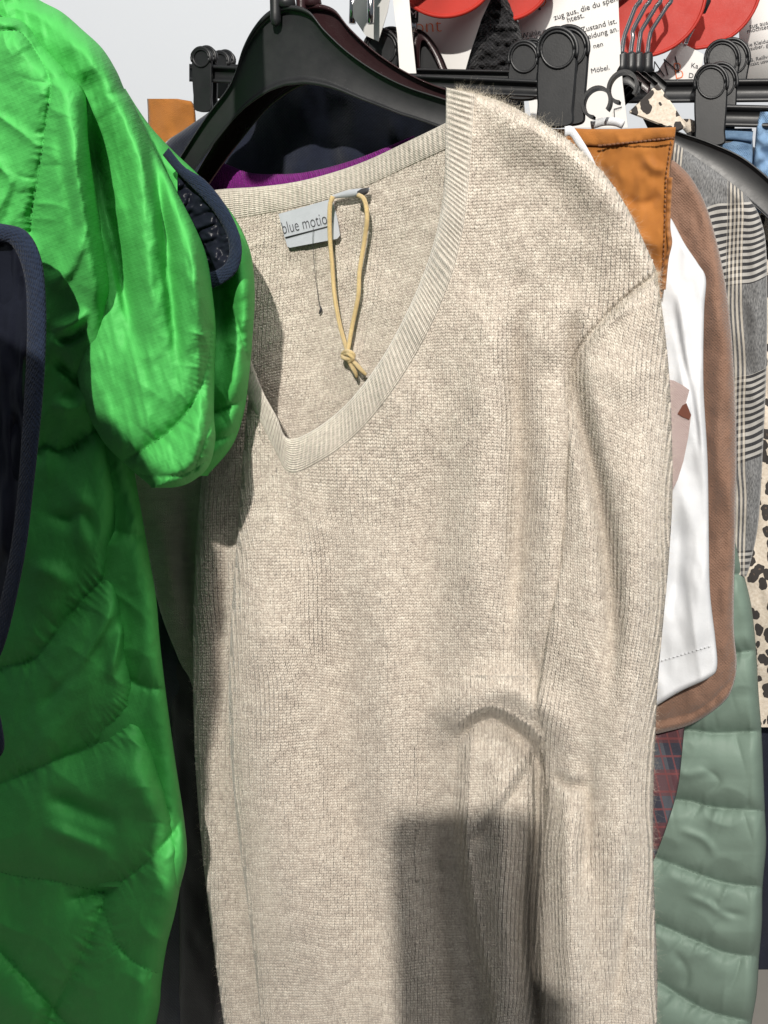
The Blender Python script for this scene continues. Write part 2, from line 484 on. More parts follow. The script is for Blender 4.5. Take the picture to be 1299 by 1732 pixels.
M['white'] = fabric('white cotton jersey', (0.60, 0.615, 0.64), (0.68, 0.69, 0.71), 0.9, 90, 0.1, 0.0003)
M['mauve'] = fabric('mauve print', (0.33, 0.25, 0.235), (0.42, 0.335, 0.32), 0.8, 60)
M['brownprint'] = plain('brown print', (0.12, 0.035, 0.018), 0.7)
M['brown'] = fabric('brown crepe', (0.175, 0.098, 0.066), (0.235, 0.138, 0.096), 0.9, 38, 0.2, 0.0009)
M['paper'] = plain('white paper', (0.63, 0.62, 0.605), 0.7, 0.03, 15)
M['ink'] = plain('dark grey ink', (0.03, 0.03, 0.035), 0.7)
M['orangeink'] = plain('orange ink', (0.68, 0.16, 0.045), 0.7)
M['whiteink'] = plain('white ink', (0.75, 0.75, 0.75), 0.7)
M['red'] = plastic('red plastic', (0.27, 0.010, 0.003), 0.5)
M['chrome'] = plain('chromed wire', (0.62, 0.62, 0.63), 0.16, 0.05, 60, 1.0)
M['satin'] = fabric('silver satin label', (0.36, 0.38, 0.415), (0.46, 0.48, 0.52), 0.4, 140, 0.3, 0.0002)
M['cord'] = fabric('yellow cord', (0.56, 0.40, 0.17), (0.72, 0.55, 0.27), 0.85, 30, 0.3, 0.0008)
M['denim'] = fabric('blue denim', (0.10, 0.19, 0.33), (0.24, 0.37, 0.54), 0.9, 60, 0.1, 0.0008, True, 6.0)
M['wall'] = plain('painted wall', (0.60, 0.63, 0.675), 0.85, 0.012, 6, 0, 0.0006)
M['floor'] = plain('grey floor', (0.28, 0.26, 0.23), 0.6, 0.12, 5)
M['fur'] = fabric('black fleece', (0.004, 0.004, 0.005), (0.016, 0.016, 0.018), 0.95, 30, 0.1, 0.003)
M['greywool'] = fabric('grey wool', (0.07, 0.07, 0.075), (0.13, 0.13, 0.135), 0.95, 30)
M['skin'] = plain('skin', (0.52, 0.30, 0.22), 0.5)
M['phoneglass'] = plastic('phone body', (0.02, 0.02, 0.024), 0.2)

def leopard_mat():
    t = NT('leopard print', 0.85, Sheen_Weight=0.2)
    u, v = t.uv()
    w1 = t.n('ShaderNodeTexNoise'); w1.inputs['Scale'].default_value = 5.0
    t.l(t.xyz(u, v), w1.inputs['Vector'])
    vm = t.n('ShaderNodeVectorMath', operation='MULTIPLY_ADD')
    t.l(w1.outputs['Color'], vm.inputs[0]); vm.inputs[1].default_value = (0.14, 0.14, 0); t.l(t.xyz(u, t.m('MULTIPLY', v, 0.8)), vm.inputs[2])
    vo = t.n('ShaderNodeTexVoronoi'); vo.inputs['Scale'].default_value = 5.6; t.l(vm.outputs[0], vo.inputs['Vector'])
    sp = t.m('LESS_THAN', vo.outputs['Distance'], 0.46)
    core = t.m('LESS_THAN', vo.outputs['Distance'], 0.10)
    fine = t.noise(t.xyz(u, v), 20, 4)
    basec = t.ramp(fine, [(0.3, (0.52, 0.44, 0.35)), (0.7, (0.68, 0.61, 0.52))])
    c = t.mix(sp, basec, (0.032, 0.027, 0.025)); c = t.mix(core, c, (0.10, 0.07, 0.05))
    t.col(c); t.bump(fine, 0.0006, 0.6)
    return t.mat
M['leopard'] = leopard_mat()
def glen_mat():
    t = NT('grey glen check', 0.9, Sheen_Weight=0.15)
    u, v = t.uv()            # u, v in hundreds of photo pixels
    def stripes(c, period, lo_, hi, fine):
        ph = t.m('FRACT', t.m('DIVIDE', c, period))
        zone = t.m('MULTIPLY', t.m('GREATER_THAN', ph, lo_), t.m('LESS_THAN', ph, hi))
        st = t.m('GREATER_THAN', t.m('SINE', t.m('MULTIPLY', c, fine)), 0.0)
        return zone, st
    zu, su = stripes(u, 1.02, 0.08, 0.36, 92.0)
    zv, sv = stripes(v, 2.95, 0.34, 0.80, 58.0)
    n1 = t.noise(t.xyz(t.m('MULTIPLY', u, 60.0), t.m('MULTIPLY', v, 14.0)), 1.0, 3)
    basec = t.ramp(n1, [(0.3, (0.055, 0.057, 0.06)), (0.7, (0.24, 0.24, 0.24))])
    c = t.mix(t.m('MULTIPLY', zv, 0.9), basec, t.mix(sv, (0.015, 0.015, 0.018), (0.40, 0.385, 0.36)))
    c = t.mix(t.m('MULTIPLY', zu, 0.55), c, t.mix(su, (0.03, 0.03, 0.034), (0.60, 0.54, 0.45)))
    t.col(c); t.bump(n1, 0.0004, 0.6)
    return t.mat
M['glen'] = glen_mat()
def tartan_mat():
    t = NT('red navy tartan', 0.9)
    u, v = t.uv()
    bu = t.m('GREATER_THAN', t.m('SINE', t.m('MULTIPLY', t.m('ADD', u, t.m('MULTIPLY', v, 0.25)), 10.5)), 0.1)
    bv = t.m('GREATER_THAN', t.m('SINE', t.m('MULTIPLY', v, 7.0)), 0.0)
    lu = t.m('GREATER_THAN', t.m('SINE', t.m('MULTIPLY', t.m('ADD', u, t.m('MULTIPLY', v, 0.25)), 34.0)), 0.9)
    lv = t.m('GREATER_THAN', t.m('SINE', t.m('MULTIPLY', v, 21.0)), 0.93)
    c = t.mix(bu, (0.012, 0.016, 0.035), (0.06, 0.07, 0.09))
    c = t.mix(t.m('MULTIPLY', bv, 0.6), c, (0.13, 0.018, 0.018))
    c = t.mix(t.m('MULTIPLY', t.m('MAXIMUM', lu, lv), 0.75), c, (0.20, 0.035, 0.035))
    n1 = t.noise(t.xyz(t.m('MULTIPLY', u, 50.0), t.m('MULTIPLY', v, 50.0)), 1.0, 2)
    t.col(t.mix(t.m('MULTIPLY', n1, 0.35), c, (0.16, 0.15, 0.16))); t.bump(n1, 0.0004, 0.6)
    return t.mat
M['tartan'] = tartan_mat()

# ================================================================== the setting
def slab(name, x0, x1, y0, y1, z0, z1, mat):
    V = [(x, y, z) for x in (x0, x1) for y in (y0, y1) for z in (z0, z1)]
    F = [(0, 1, 3, 2), (4, 6, 7, 5), (0, 4, 5, 1), (2, 3, 7, 6), (0, 2, 6, 4), (1, 5, 7, 3)]
    o = mesh_np(name, V, F, None, mat, None, False)
    return tag(o, kind='structure')
slab('wall', -2.5, 3.5, 1.5, 1.6, 0.0, 3.2, M['wall'])
slab('floor', -2.5, 3.5, -1.5, 1.5, -0.1, 0.0, M['floor'])

# ================================================================== beige sweater
S_SW = 0.58
sw = Field(S_SW); sw.gain = 2.0
sw.add(lambda x, y: 0.010*np.tanh((x-560)/260)*0 + 0.0)
# big soft forms
sw.fold([(470, 780), (455, 1000), (455, 1250), (490, 1500), (520, 1800)], 16, 75)
sw.fold([(575, 860), (570, 1100), (590, 1350), (640, 1600), (680, 1800)], -8, 38)
sw.fold([(650, 900), (650, 1100), (665, 1300), (690, 1500)], 6, 40)
sw.fold([(755, 560), (735, 760), (725, 1000), (720, 1200), (715, 1420), (735, 1800)], -8, 42)
sw.fold([(840, 380), (825, 600), (815, 850), (800, 1050), (790, 1190)], 9, 42)
sw.fold([(885, 440), (872, 600), (878, 800), (872, 950), (858, 1160)], -12, 20)
sw.fold([(920, 600), (930, 800), (925, 1000), (890, 1190)], 7, 24)
sw.fold([(972, 440), (966, 500), (966, 600), (978, 690), (1008, 820), (1028, 950), (1036, 1080), (1030, 1240)], -13, 17)
sw.fold([(1060, 560), (1080, 750), (1085, 950), (1060, 1200), (1045, 1500), (1050, 1800)], 10, 40)
# armpit pinch and the folds that leave it
sw.fold([(700, 1260), (780, 1185), (845, 1165), (900, 1185), (940, 1235), (960, 1300)], 10, 32)
sw.fold([(905, 1085), (902, 1150), (900, 1200)], -3, 9)
sw.fold([(972, 1230), (968, 1300), (962, 1420), (958, 1560), (968, 1850)], 5, 22)
sw.fold([(955, 1290), (962, 1400), (965, 1550), (975, 1800)], 13, 30)
sw.fold([(1000, 1240), (995, 1340), (990, 1440), (975, 1530)], -5, 12)
sw.fold([(1078, 1380), (1066, 1500), (1050, 1620), (1035, 1760)], -6, 13)
sw.fold([(930, 1300), (965, 1330), (1000, 1320)], -5, 12)
# shoulder: hanger end and sleeve seam
sw.fold([(800, 180), (880, 210), (960, 265), (1030, 345), (1075, 430)], 7, 40)
sw.fold([(1150, 425), (1108, 463), (1050, 510), (1002, 560), (976, 598), (962, 650)], -1.9, 4.0, 'line')
sw.fold([(1085, 500), (1030, 545), (1000, 590)], 3, 10)
sw.fold([(985, 470), (940, 560), (915, 640)], 4, 28)
SLEEVE_ST = list(sw.st)
# creases of the body alone, where the sleeve hangs before it
sw.fold([(770, 1252), (798, 1217), (832, 1205), (868, 1221), (902, 1248), (925, 1290), (950, 1330)], 19, 10, 'step')
sw.fold([(835, 1222), (875, 1250), (912, 1300)], -6, 16)
sw.fold([(790, 1425), (845, 1360), (880, 1310), (905, 1268), (925, 1235)], 8, 8, 'step')
sw.fold([(905, 1150), (909, 1262), (910, 1330), (909, 1400), (901, 1500), (898, 1600), (907, 1700), (912, 1950)], -17, 10)
sw.fold([(798, 1190), (786, 1260), (778, 1400), (788, 1500), (806, 1600), (826, 1700), (840, 1850)], 17, 12, 'step')
sw.fold([(845, 1180), (848, 1340), (850, 1500), (858, 1650), (868, 1950)], 13, 30)
sw.fold([(752, 1220), (744, 1400), (752, 1600), (780, 1950)], -9, 20)
# V neck edge lies proud of the body
sw.add(lambda x, y: 0.0022*fbm(x/150, y/230, 3) + 0.0007*fbm(x/38, y/60, 9))
# the hidden left flank turns back
sw.add(lambda x, y: 0.03*np.clip((470-x)/120, 0, 1)**2)

def knit_uv(X, Y):
    w = 7.3 - 1.7*(Y-150)/1580
    U = (X-690)/w + 1.3*fbm(X/260, Y/260, 12, 2) + 0.25*fbm(X/60, Y/60, 15, 2)
    V = -(Y)/(0.80*w) + 1.2*fbm(X/200, Y/200, 21, 2)
    return U, V
AX = spline([(1070, 430), (1055, 700), (1045, 1000), (1012, 1300), (1010, 1800)])
def sleeve_uv(X, Y):
    w = 7.3 - 1.7*(Y-150)/1580
    ax = np.interp(Y, AX[:, 1], AX[:, 0])
    U = (X-ax)/w + 0.9*fbm(X/160, Y/200, 31, 2)
    V = -(Y - 0.30*(X-ax)*np.clip((1500-Y)/700, 0, 1))/(0.80*w) + 1.0*fbm(X/200, Y/200, 25, 2)
    return U, V

sweater = thing('knit_sweater', 'cream beige melange V-neck knit sweater on black hanger, centre of the photo', 'sweater', W(650, 2300, S_SW))
V_IN = [(418, 590), (428, 620), (446, 665), (468, 705), (487, 742), (530, 728), (588, 682), (645, 608), (695, 515), (730, 425), (750, 330), (754, 215), (755, 148)]
V_OUT = [(398, 620), (418, 665), (440, 712), (464, 760), (490, 800), (540, 782), (600, 738), (660, 668), (715, 580), (760, 480), (785, 380), (797, 260), (803, 160)]
neck_hole = np.array([(a[0]*0.5+b[0]*0.5, a[1]*0.5+b[1]*0.5) for a, b in zip(V_IN, V_OUT)])
neck_hole = np.vstack([spline(neck_hole), [(770, 100), (300, 100), (300, 600)]])
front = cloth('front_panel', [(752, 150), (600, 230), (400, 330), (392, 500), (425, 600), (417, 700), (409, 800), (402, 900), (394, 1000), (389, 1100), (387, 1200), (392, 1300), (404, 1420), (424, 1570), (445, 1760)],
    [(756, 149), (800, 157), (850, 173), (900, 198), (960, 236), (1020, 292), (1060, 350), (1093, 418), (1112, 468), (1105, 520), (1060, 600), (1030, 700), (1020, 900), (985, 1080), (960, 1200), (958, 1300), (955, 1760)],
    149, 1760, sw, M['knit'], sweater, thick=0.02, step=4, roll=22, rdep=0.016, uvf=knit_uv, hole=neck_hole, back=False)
FRONT = (LAST['surf'], LAST['box'])
swl = Field(S_SW-0.002); swl.gain = sw.gain; swl.st = SLEEVE_ST; swl.fn = list(sw.fn)
SLL = spline([(1108, 464), (1002, 561), (962, 660), (955, 800), (945, 950), (920, 1080), (903, 1180), (914, 1260), (921, 1400), (909, 1600), (922, 1760)])
SLR = spline([(1111, 463), (1126, 570), (1137, 760), (1131, 950), (1113, 1150), (1105, 1350), (1108, 1550), (1110, 1760)])
def sleeve_round(x, y):
    a = np.interp(y, SLL[:, 1], SLL[:, 0]); b = np.interp(y, SLR[:, 1], SLR[:, 0])
    q = np.clip((x-a)/(b-a+1), 0, 1)
    return -0.026*np.clip((y-470)/160, 0, 1)*np.clip(4*q*(1-q), 0, 1)**0.75 + 0.016*np.clip((y-480)/200, 0, 1)*q**3
swl.add(sleeve_round)

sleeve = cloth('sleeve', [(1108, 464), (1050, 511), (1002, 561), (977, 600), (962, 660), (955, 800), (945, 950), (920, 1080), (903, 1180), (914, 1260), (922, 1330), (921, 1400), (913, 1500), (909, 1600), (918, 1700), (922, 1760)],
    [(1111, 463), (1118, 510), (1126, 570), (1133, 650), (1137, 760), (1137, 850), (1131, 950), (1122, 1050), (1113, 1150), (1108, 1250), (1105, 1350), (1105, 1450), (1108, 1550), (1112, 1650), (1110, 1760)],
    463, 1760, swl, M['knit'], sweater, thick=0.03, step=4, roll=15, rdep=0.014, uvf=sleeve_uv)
SLEEVE = (LAST['surf'], LAST['box'])
# the left edge of the sleeve is sewn down: pull the roll in there
lsf = Field(S_SW+0.034)
lsf.fold([(360, 780), (352, 1000), (350, 1250), (372, 1500), (400, 1800)], 9, 24)
lsf.fold([(385, 860), (378, 1020), (372, 1180), (374, 1300)], -6, 10)
lsf.add(lambda x, y: 0.0016*fbm(x/70, y/160, 41))
lsleeve = cloth('sleeve', [(372, 640), (345, 780), (333, 900), (327, 1050), (327, 1180), (331, 1300), (341, 1430), (357, 1570), (382, 1760)],
    [(440, 640), (440, 900), (430, 1200), (450, 1450), (500, 1760)], 640, 1760, lsf, M['knit'], sweater, thick=0.03, step=3.4, roll=20, rdep=0.02, uvf=knit_uv)
LSLEEVE = (LAST['surf'], LAST['box'])
# back: inside of the neck, and the flank that shows between jacket and sleeve
bf = Field(S_SW+0.050)
bf.add(lambda x, y: -0.036*np.clip((x-560)/190, 0, 1)**1.5 + 0.0012*fbm(x/90, y/90, 51) + 0.02*np.clip((y-650)/500, 0, 1))
bf.fold([(470, 520), (455, 600), (450, 700)], 4, 22)
bf.fold([(640, 420), (625, 560), (560, 700)], 4, 30)
bf.fold([(540, 420), (530, 560), (500, 680)], -3, 40)
bf.fold([(260, 820), (290, 1000), (320, 1150)], 10, 22)
bf.fold([(310, 800), (325, 950), (330, 1050)], -8, 14)
cloth('back_panel', [(735, 235), (560, 300), (420, 335), (340, 350), (300, 420), (250, 600), (222, 800), (240, 900), (270, 1030), (300, 1110), (330, 1190), (345, 1400), (380, 1760)],
    [(765, 235), (790, 300), (800, 500), (800, 900), (800, 1760)], 236, 1760, bf, M['knit_in'], sweater, thick=0.008, step=4, roll=8, rdep=0.004, uvf=lambda X, Y: ((X-600)/6.0, -Y/4.2), back=False)

BACK = (LAST['surf'], LAST['box'])
def band_profile(h, back, n=10, v0=-0.02, v1=1.0):
    p = []
    for k in range(n+1):
        a = math.pi*k/n
        p.append((0.5-0.5*math.cos(a)*1.02, -h*math.sin(a)**0.7))
    p.append((0.96, back)); p.append((0.08, back+0.001))
    return p
neck_sf = lambda X, Y: sw(X, Y)
band('neckband', V_IN, V_OUT, band_profile(0.0032, 0.006, 12), neck_sf, M['rib'], sweater, n=900, ribs=8.6, ribamp=0.00055, wob=0.7)
BN_T = [(330, 326), (380, 320), (440, 316), (500, 308), (560, 293), (620, 272), (680, 244), (730, 220), (762, 204)]
BN_B = [(330, 380), (390, 372), (450, 362), (510, 350), (565, 335), (625, 313), (685, 285), (735, 262), (766, 248)]
band('neckband', BN_T, BN_B, band_profile(0.0035, 0.006, 12), lambda X, Y: bf(X, Y)+0.0005, M['rib'], sweater, n=620, ribs=8.6, ribamp=0.0007, wob=0.7)

# label with its print
sl = float(bf(np.array([471., 562, 575, 490, 520]), np.array([362., 338, 398, 419, 380])).min()) - 0.004
lab = plate('brand_label', [(471, 362), (558, 337), (562, 338), (570, 368), (575, 398), (570, 404), (490, 419), (486, 417), (478, 390)], sl, 0.0006, M['satin'], sweater, bev=0, smoothpts=False)
text('lettering', 'blue motion', 478.5, 396, sl, 13, 29, M['ink'], lab, thin=-0.012, xs=0.60)
plate('printed_rule', [(482, 401), (555, 382), (555, 384), (483, 403.5)], sl-0.0006, 0.0003, M['ink'], lab, bev=0, smoothpts=False)
lp = band('hanging_loop', [(562, 330), (590, 321), (618, 318), (626, 318)], [(561, 336), (590, 334), (606, 331), (622, 326)], [(0, -0.004), (0.5, -0.006), (1, -0.004), (1, -0.003), (0.5, -0.0045), (0, -0.003)], lambda X, Y: bf(X, Y)-0.006, M['satin'], sweater, n=16)
band('loop_end', [(604, 324), (612, 319), (624, 317)], [(606, 333), (614, 331), (622, 327)], [(0, -0.010), (1, -0.010), (1, -0.008), (0, -0.008)], lambda X, Y: bf(X, Y)-0.004, M['ink'], lp, n=6)
sb = lambda x, y, d: W(x, y, float(bf(np.array([float(x)]), np.array([float(y)]))[0])-d)
tube('loose_thread', [sb(530, 386, 0.010), sb(529, 410, 0.011), sb(531, 440, 0.008), sb(535, 480, 0.006), sb(541, 520, 0.004)], 0.00022, M['ink'], sweater, 6, 24)
tube('thread_end', [sb(541, 516, 0.005), sb(543, 523, 0.005), sb(540, 531, 0.004)], [0.0003, 0.0012, 0.0004], M['ink'], sweater, 6, 8)

# loop of yellow string hanging from the label loop
st = thing('string_loop', 'yellow knotted string loop hanging from the tag inside the sweater neck', 'string', sb(600, 640, 0.01))
tube('strand', [sb(563, 332, 0.013), sb(558, 350, 0.014), sb(558, 400, 0.014), sb(562, 450, 0.013), sb(566, 500, 0.013), sb(575, 550, 0.013), sb(588, 596, 0.013)], 0.0018, M['cord'], st, 10, 60)
tube('strand', [sb(606, 330, 0.016), sb(616, 338, 0.017), sb(621, 365, 0.017), sb(616, 410, 0.016), sb(608, 460, 0.015), sb(606, 500, 0.014), sb(596, 550, 0.013), sb(588, 596, 0.014)], 0.0018, M['cord'], st, 10, 60)
kn = tube('knot', [sb(580, 598, 0.014), sb(586, 594, 0.018), sb(595, 597, 0.018), sb(598, 603, 0.014), sb(590, 607, 0.017), sb(581, 605, 0.017), sb(580, 600, 0.013), sb(590, 599, 0.019), sb(597, 606, 0.016), sb(590, 612, 0.015)], 0.0018, M['cord'], st, 10, 60)
tube('string_end', [sb(588, 606, 0.013), sb(594, 618, 0.014), sb(601, 630, 0.014), sb(603, 638, 0.012)], [0.0018, 0.0018, 0.0019, 0.0012], M['cord'], st, 10, 24)
tube('string_end', [sb(591, 605, 0.013), sb(603, 617, 0.014), sb(612, 627, 0.014), sb(619, 634, 0.012)], [0.0018, 0.0018, 0.0020, 0.0013], M['cord'], st, 10, 24)

# every stitch of the stocking knit is a little V of two yarn legs
def stitches(surf, box, axis, parent, seed, hole=None, slant=0.0, width=7.3, w_lo=1.7, name='knit_stitches', ymin=None):
    x0, x1, y0, y1 = box
    rows = []; y = y0-10
    while y < y1+10:
        w = width-w_lo*(y-150)/1580; rows.append(y); y += 0.74*w
    rows = np.array(rows); wr = width-w_lo*(rows-150)/1580
    nc = int((x1-x0)/min(wr))+60
    I = np.arange(-nc, nc)
    ax = axis(rows)
    GX = ax[:, None] + I[None]*wr[:, None]; GY = np.repeat(rows[:, None], len(I), 1)
    GY = GY + slant*(GX-ax[:, None])*np.clip((1500-GY)/700, 0, 1)
    WW = np.repeat(wr[:, None], len(I), 1); II = np.repeat(I[None], len(rows), 0); JJ = np.repeat(np.arange(len(rows))[:, None], len(I), 1)
    keep = (GX > x0-4) & (GX < x1+4) & (GY > y0) & (GY < y1)
    X = GX[keep]; Y = GY[keep]; Wd = WW[keep]; II = II[keep]; JJ = JJ[keep]
    X = X + 5.5*fbm(X/170, Y/240, seed, 2) + 0.3*noise(II*0.9, JJ*0.37, seed+1)
    Y = Y + 4.0*fbm(X/150, Y/150, seed+2, 2) + 0.4*noise(II*0.7, JJ*0.7, seed+3)
    X = X + np.clip(1600*(surf(X+3, Y)[0]-surf(X-3, Y)[0])/6, -5, 5)
    S, ok = surf(X, Y)
    if hole is not None: ok &= ~inpoly(X, Y, hole)
    X, Y, Wd, S, II, JJ = X[ok], Y[ok], Wd[ok], S[ok], II[ok], JJ[ok]
    # local slope of the cloth so that legs lie on it
    Sx = (surf(X+2, Y)[0]-surf(X-2, Y)[0])/4; Sy = (surf(X, Y+2)[0]-surf(X, Y-2)[0])/4
    Sx = np.clip(Sx, -9e-4, 9e-4); Sy = np.clip(Sy, -9e-4, 9e-4)
    k = np.linalg.norm(W(X+1, Y, S)-W(X, Y, S), axis=1)       # metres per pixel there
    ts = np.array([-0.12, 0.22, 0.62, 1.0]); rs = np.array([0.15, 0.262, 0.262, 0.11])
    th = np.radians([0, 55, 125, 180])
    rng = np.random.default_rng(seed)
    allV = []; allUV = []
    for sd in (-1, 1):
        jx = rng.normal(0, 0.045, len(X)); jr = rng.uniform(0.84, 1.16, len(X)); jl = rng.normal(0.30, 0.12, len(X))
        px = X[:, None] + sd*Wd[:, None]*(0.05+0.33*np.sign(ts[None])*np.abs(ts[None])**0.8) + (jx*Wd)[:, None]
        py = Y[:, None] + 0.74*Wd[:, None]*(0.75-1.35*ts[None])
        r = Wd[:, None]*rs[None]*jr[:, None]
        lift = np.array([-0.2, 0.25, 0.35, -0.1])
        nx, ny = 0.95, 0.30*sd
        PX = px[..., None] + r[..., None]*np.cos(th)*nx; PY = py[..., None] + r[..., None]*np.cos(th)*ny
        SS = S[:, None, None] + Sx[:, None, None]*(PX-X[:, None, None]) + Sy[:, None, None]*(PY-Y[:, None, None]) \
             - k[:, None, None]*(r[..., None]*np.sin(th)*1.25 + Wd[:, None, None]*(lift[None, :, None]*jl[:, None, None]))
        allV.append(W(PX, PY, SS).reshape(-1, 16, 3))
        uvx = II+0.25*sd; uvy = -JJ
        allUV.append(np.stack([np.repeat(uvx[:, None], 16, 1), np.repeat(uvy[:, None], 16, 1)-0.25*np.repeat(np.arange(4), 4)[None]], -1))
    V = np.concatenate(allV); UV = np.concatenate(allUV)
    base = np.array([(a*4+b, a*4+b+1, a*4+b+5, a*4+b+4) for a in range(3) for b in range(3)])
    F = (np.arange(len(V))[:, None, None]*16 + base[None]).reshape(-1, 4)
    o = mesh_np(name, V.reshape(-1, 3), F, UV.reshape(-1, 2), M['yarn'], parent)
    o['kind'] = 'stuff'
    return o
def yarn_mat():
    t = NT('beige melange yarn', 0.95, Sheen_Weight=0.2)
    t.b.inputs['Specular IOR Level'].default_value = 0.1
    u, v = t.uv()
    yarn = t.noise(t.xyz(t.m('MULTIPLY', u, 0.16), t.m('MULTIPLY', v, 0.24)), 1.0, 5, 0.72)
    spk = t.noise(t.xyz(t.m('MULTIPLY', u, 0.55), t.m('MULTIPLY', v, 0.75)), 1.0, 3, 0.75)
    one = t.n('ShaderNodeTexWhiteNoise', noise_dimensions='2D')
    t.l(t.xyz(t.m('FLOOR', t.m('MULTIPLY', u, 2.0)), t.m('FLOOR', v)), one.inputs['Vector'])
    f = t.m('ADD', t.m('MULTIPLY', yarn, 0.52), t.m('ADD', t.m('MULTIPLY', spk, 0.34), t.m('MULTIPLY', one.outputs['Value'], 0.16)))
    t.col(t.ramp(f, [(0.33, (0.375, 0.322, 0.276)), (0.49, (0.51, 0.452, 0.386)), (0.66, (0.665, 0.612, 0.532))]))
    t.bump(t.noise(t.obj(), 2600, 3, 0.7), 0.0007, 0.7)
    return t.mat
M['yarn'] = yarn_mat()
stitches(*FRONT, lambda y: 690+0*y, sweater, 401, hole=neck_hole)
stitches(*SLEEVE, lambda y: np.interp(y, AX[:, 1], AX[:, 0]), sweater, 402, slant=0.30)
stitches(*LSLEEVE, lambda y: 365+0*y, sweater, 403)
stitches(BACK[0], (405, 780, 250, 790), lambda y: 600-0.1*(y-400), sweater, 404, slant=-0.2, width=6.4)

# wool fuzz standing off the surface
def fuzz(src, count, parent, lmin, lmax, seed, rad=0.000035):
    me = src.data; rng = np.random.default_rng(seed)
    nv = len(me.vertices); co = np.empty(nv*3); me.vertices.foreach_get('co', co); co = co.reshape(-1, 3)
    no = np.empty(nv*3); me.vertices.foreach_get('normal', no); no = no.reshape(-1, 3)
    c = co - CAM
    facing = (c*no).sum(1)
    # keep hairs on the side towards the room
    sgn = np.where(facing > 0, -1, 1)[:, None]
    used = np.zeros(nv, bool); lv = np.empty(len(me.loops), np.int32); me.loops.foreach_get('vertex_index', lv); used[lv] = True
    rim = np.abs(facing)/np.linalg.norm(c, axis=1)
    wgt = used*(0.30+1.0*(rim < 0.45)); pick = rng.choice(nv, count, p=wgt/wgt.sum())
    p = co[pick]; n = (no*sgn)[pick]
    edge = np.abs(facing[pick])/np.linalg.norm(c[pick], axis=1)
    ln = rng.uniform(lmin, lmax, count)*(1+0.3*rng.standard_normal(count)).clip(0.3, 2)
    tdir = n*rng.uniform(0.2, 0.9, count)[:, None] + 0.8*rng.standard_normal((count, 3))
    tdir /= np.linalg.norm(tdir, axis=1)[:, None]
    d = (tdir*n).sum(1); tdir[d < 0.05] += n[d < 0.05]*0.6
    bend = rng.standard_normal((count, 3))*0.9; bend[:, 2] -= 0.3
    K = 6; ts = np.linspace(0, 1, K)
    P = p[:, None] + ln[:, None, None]*(tdir[:, None]*ts[None, :, None] + bend[:, None]*(ts**2)[None, :, None]*0.5)
    hc = bpy.data.hair_curves.new('fuzz'); hc.add_curves([K]*count)
    hc.attributes['position'].data.foreach_set('vector', P.astype(np.float32).ravel())
    ra = hc.attributes.get('radius') or hc.attributes.new('radius', 'FLOAT', 'POINT')
    ra.data.foreach_set('value', np.tile(rad*(1-0.6*ts), count).astype(np.float32))
    hc.materials.append(M['fuzz'])
    o = bpy.data.objects.new('fuzz', hc); link(o, parent); o['kind'] = 'stuff'
    return o
t = NT('wool fuzz', 0.9); t.b.inputs['Specular IOR Level'].default_value = 0.1
t.col(t.mix(t.noise(t.obj(), 30, 2), (0.50, 0.44, 0.35), (0.72, 0.66, 0.55))); M['fuzz'] = t.mat
fuzz(front, 52000, sweater, 0.002, 0.0052, 1, 0.000027)
fuzz(sleeve, 24000, sweater, 0.002, 0.0052, 2, 0.000027)
fuzz(lsleeve, 6000, sweater, 0.002, 0.006, 3, 0.00003)

# ================================================================== hangers
H_OUT = [(240, 370), (270, 325), (301, 271), (347, 199), (390, 140), (411, 80), (432, 42), (457, 17), (487, 8), (521, 17), (546, 47), (580, 80), (614, 106), (652, 129), (694, 148), (750, 166), (800, 183), (850, 204), (900, 235), (940, 268), (965, 295)]
H_IN = [(262, 384), (293, 340), (326, 292), (364, 241), (407, 190), (449, 159), (475, 148), (487, 145), (500, 144), (521, 143), (563, 151), (610, 169), (656, 186), (680, 195), (707, 203), (750, 218), (795, 234), (835, 254), (880, 280), (915, 308), (938, 330)]
HPROF = [(0.0, -0.0035), (0.015, -0.0048), (0.05, -0.0048), (0.065, -0.0035), (0.075, 0.0), (0.12, 0.0006), (0.5, 0.0003), (0.88, 0.0006), (0.925, 0.0), (0.935, -0.0035), (0.95, -0.0048), (0.985, -0.0048), (1.0, -0.0035),
         (1.0, 0.008), (0.95, 0.009), (0.9, 0.0035), (0.1, 0.0035), (0.05, 0.009), (0.0, 0.008)]
S_H = S_SW+0.022
def hanger(label, mat, s, dx, dy, k=1.0, knob=True):
    f = lambda P: [((x-490)*k+490+dx, (y-10)*k+10+dy) for x, y in P]
    h = thing('coat_hanger', label, 'hanger', W(490+dx, 10+dy, s), 'moulded plastic hangers on the rail')
    band('hanger_body', f(H_OUT), f(H_IN), HPROF, lambda X, Y: s+0*X, mat, h, n=140)
    if knob:
        tube('hook_socket', [W(466+dx, y+dy, s-0.006) for y in (-14, -4, 8, 22, 34, 41, 45)], [0.0042, 0.0042, 0.0040, 0.0039, 0.0038, 0.0030, 0.0008], mat, h, 14)
        c = [W(484+dx, y+dy, s) for y in (14, 2, -25, -60)] 
        tube('hook_socket', c, [0.0075, 0.0065, 0.005, 0.005], mat, h, 14)
        hk = [W(484+dx, -50+dy, s)]
        top = W(484+dx, -120+dy, s)
        for a in np.linspace(-60, 200, 14):
            hk.append(top + 0.022*np.array([math.cos(math.radians(a)), 0, math.sin(math.radians(a))]))
        tube('hook', hk, 0.0018, M['chrome'], h, 8, 50)
    return h
hanger('black plastic hanger with raised rims carrying the beige sweater', M['black'], S_H, 0, 0)
hanger('dark maroon plastic hanger just behind the black sweater hanger', M['maroon'], S_H+0.022, 44, -2, 0.98)

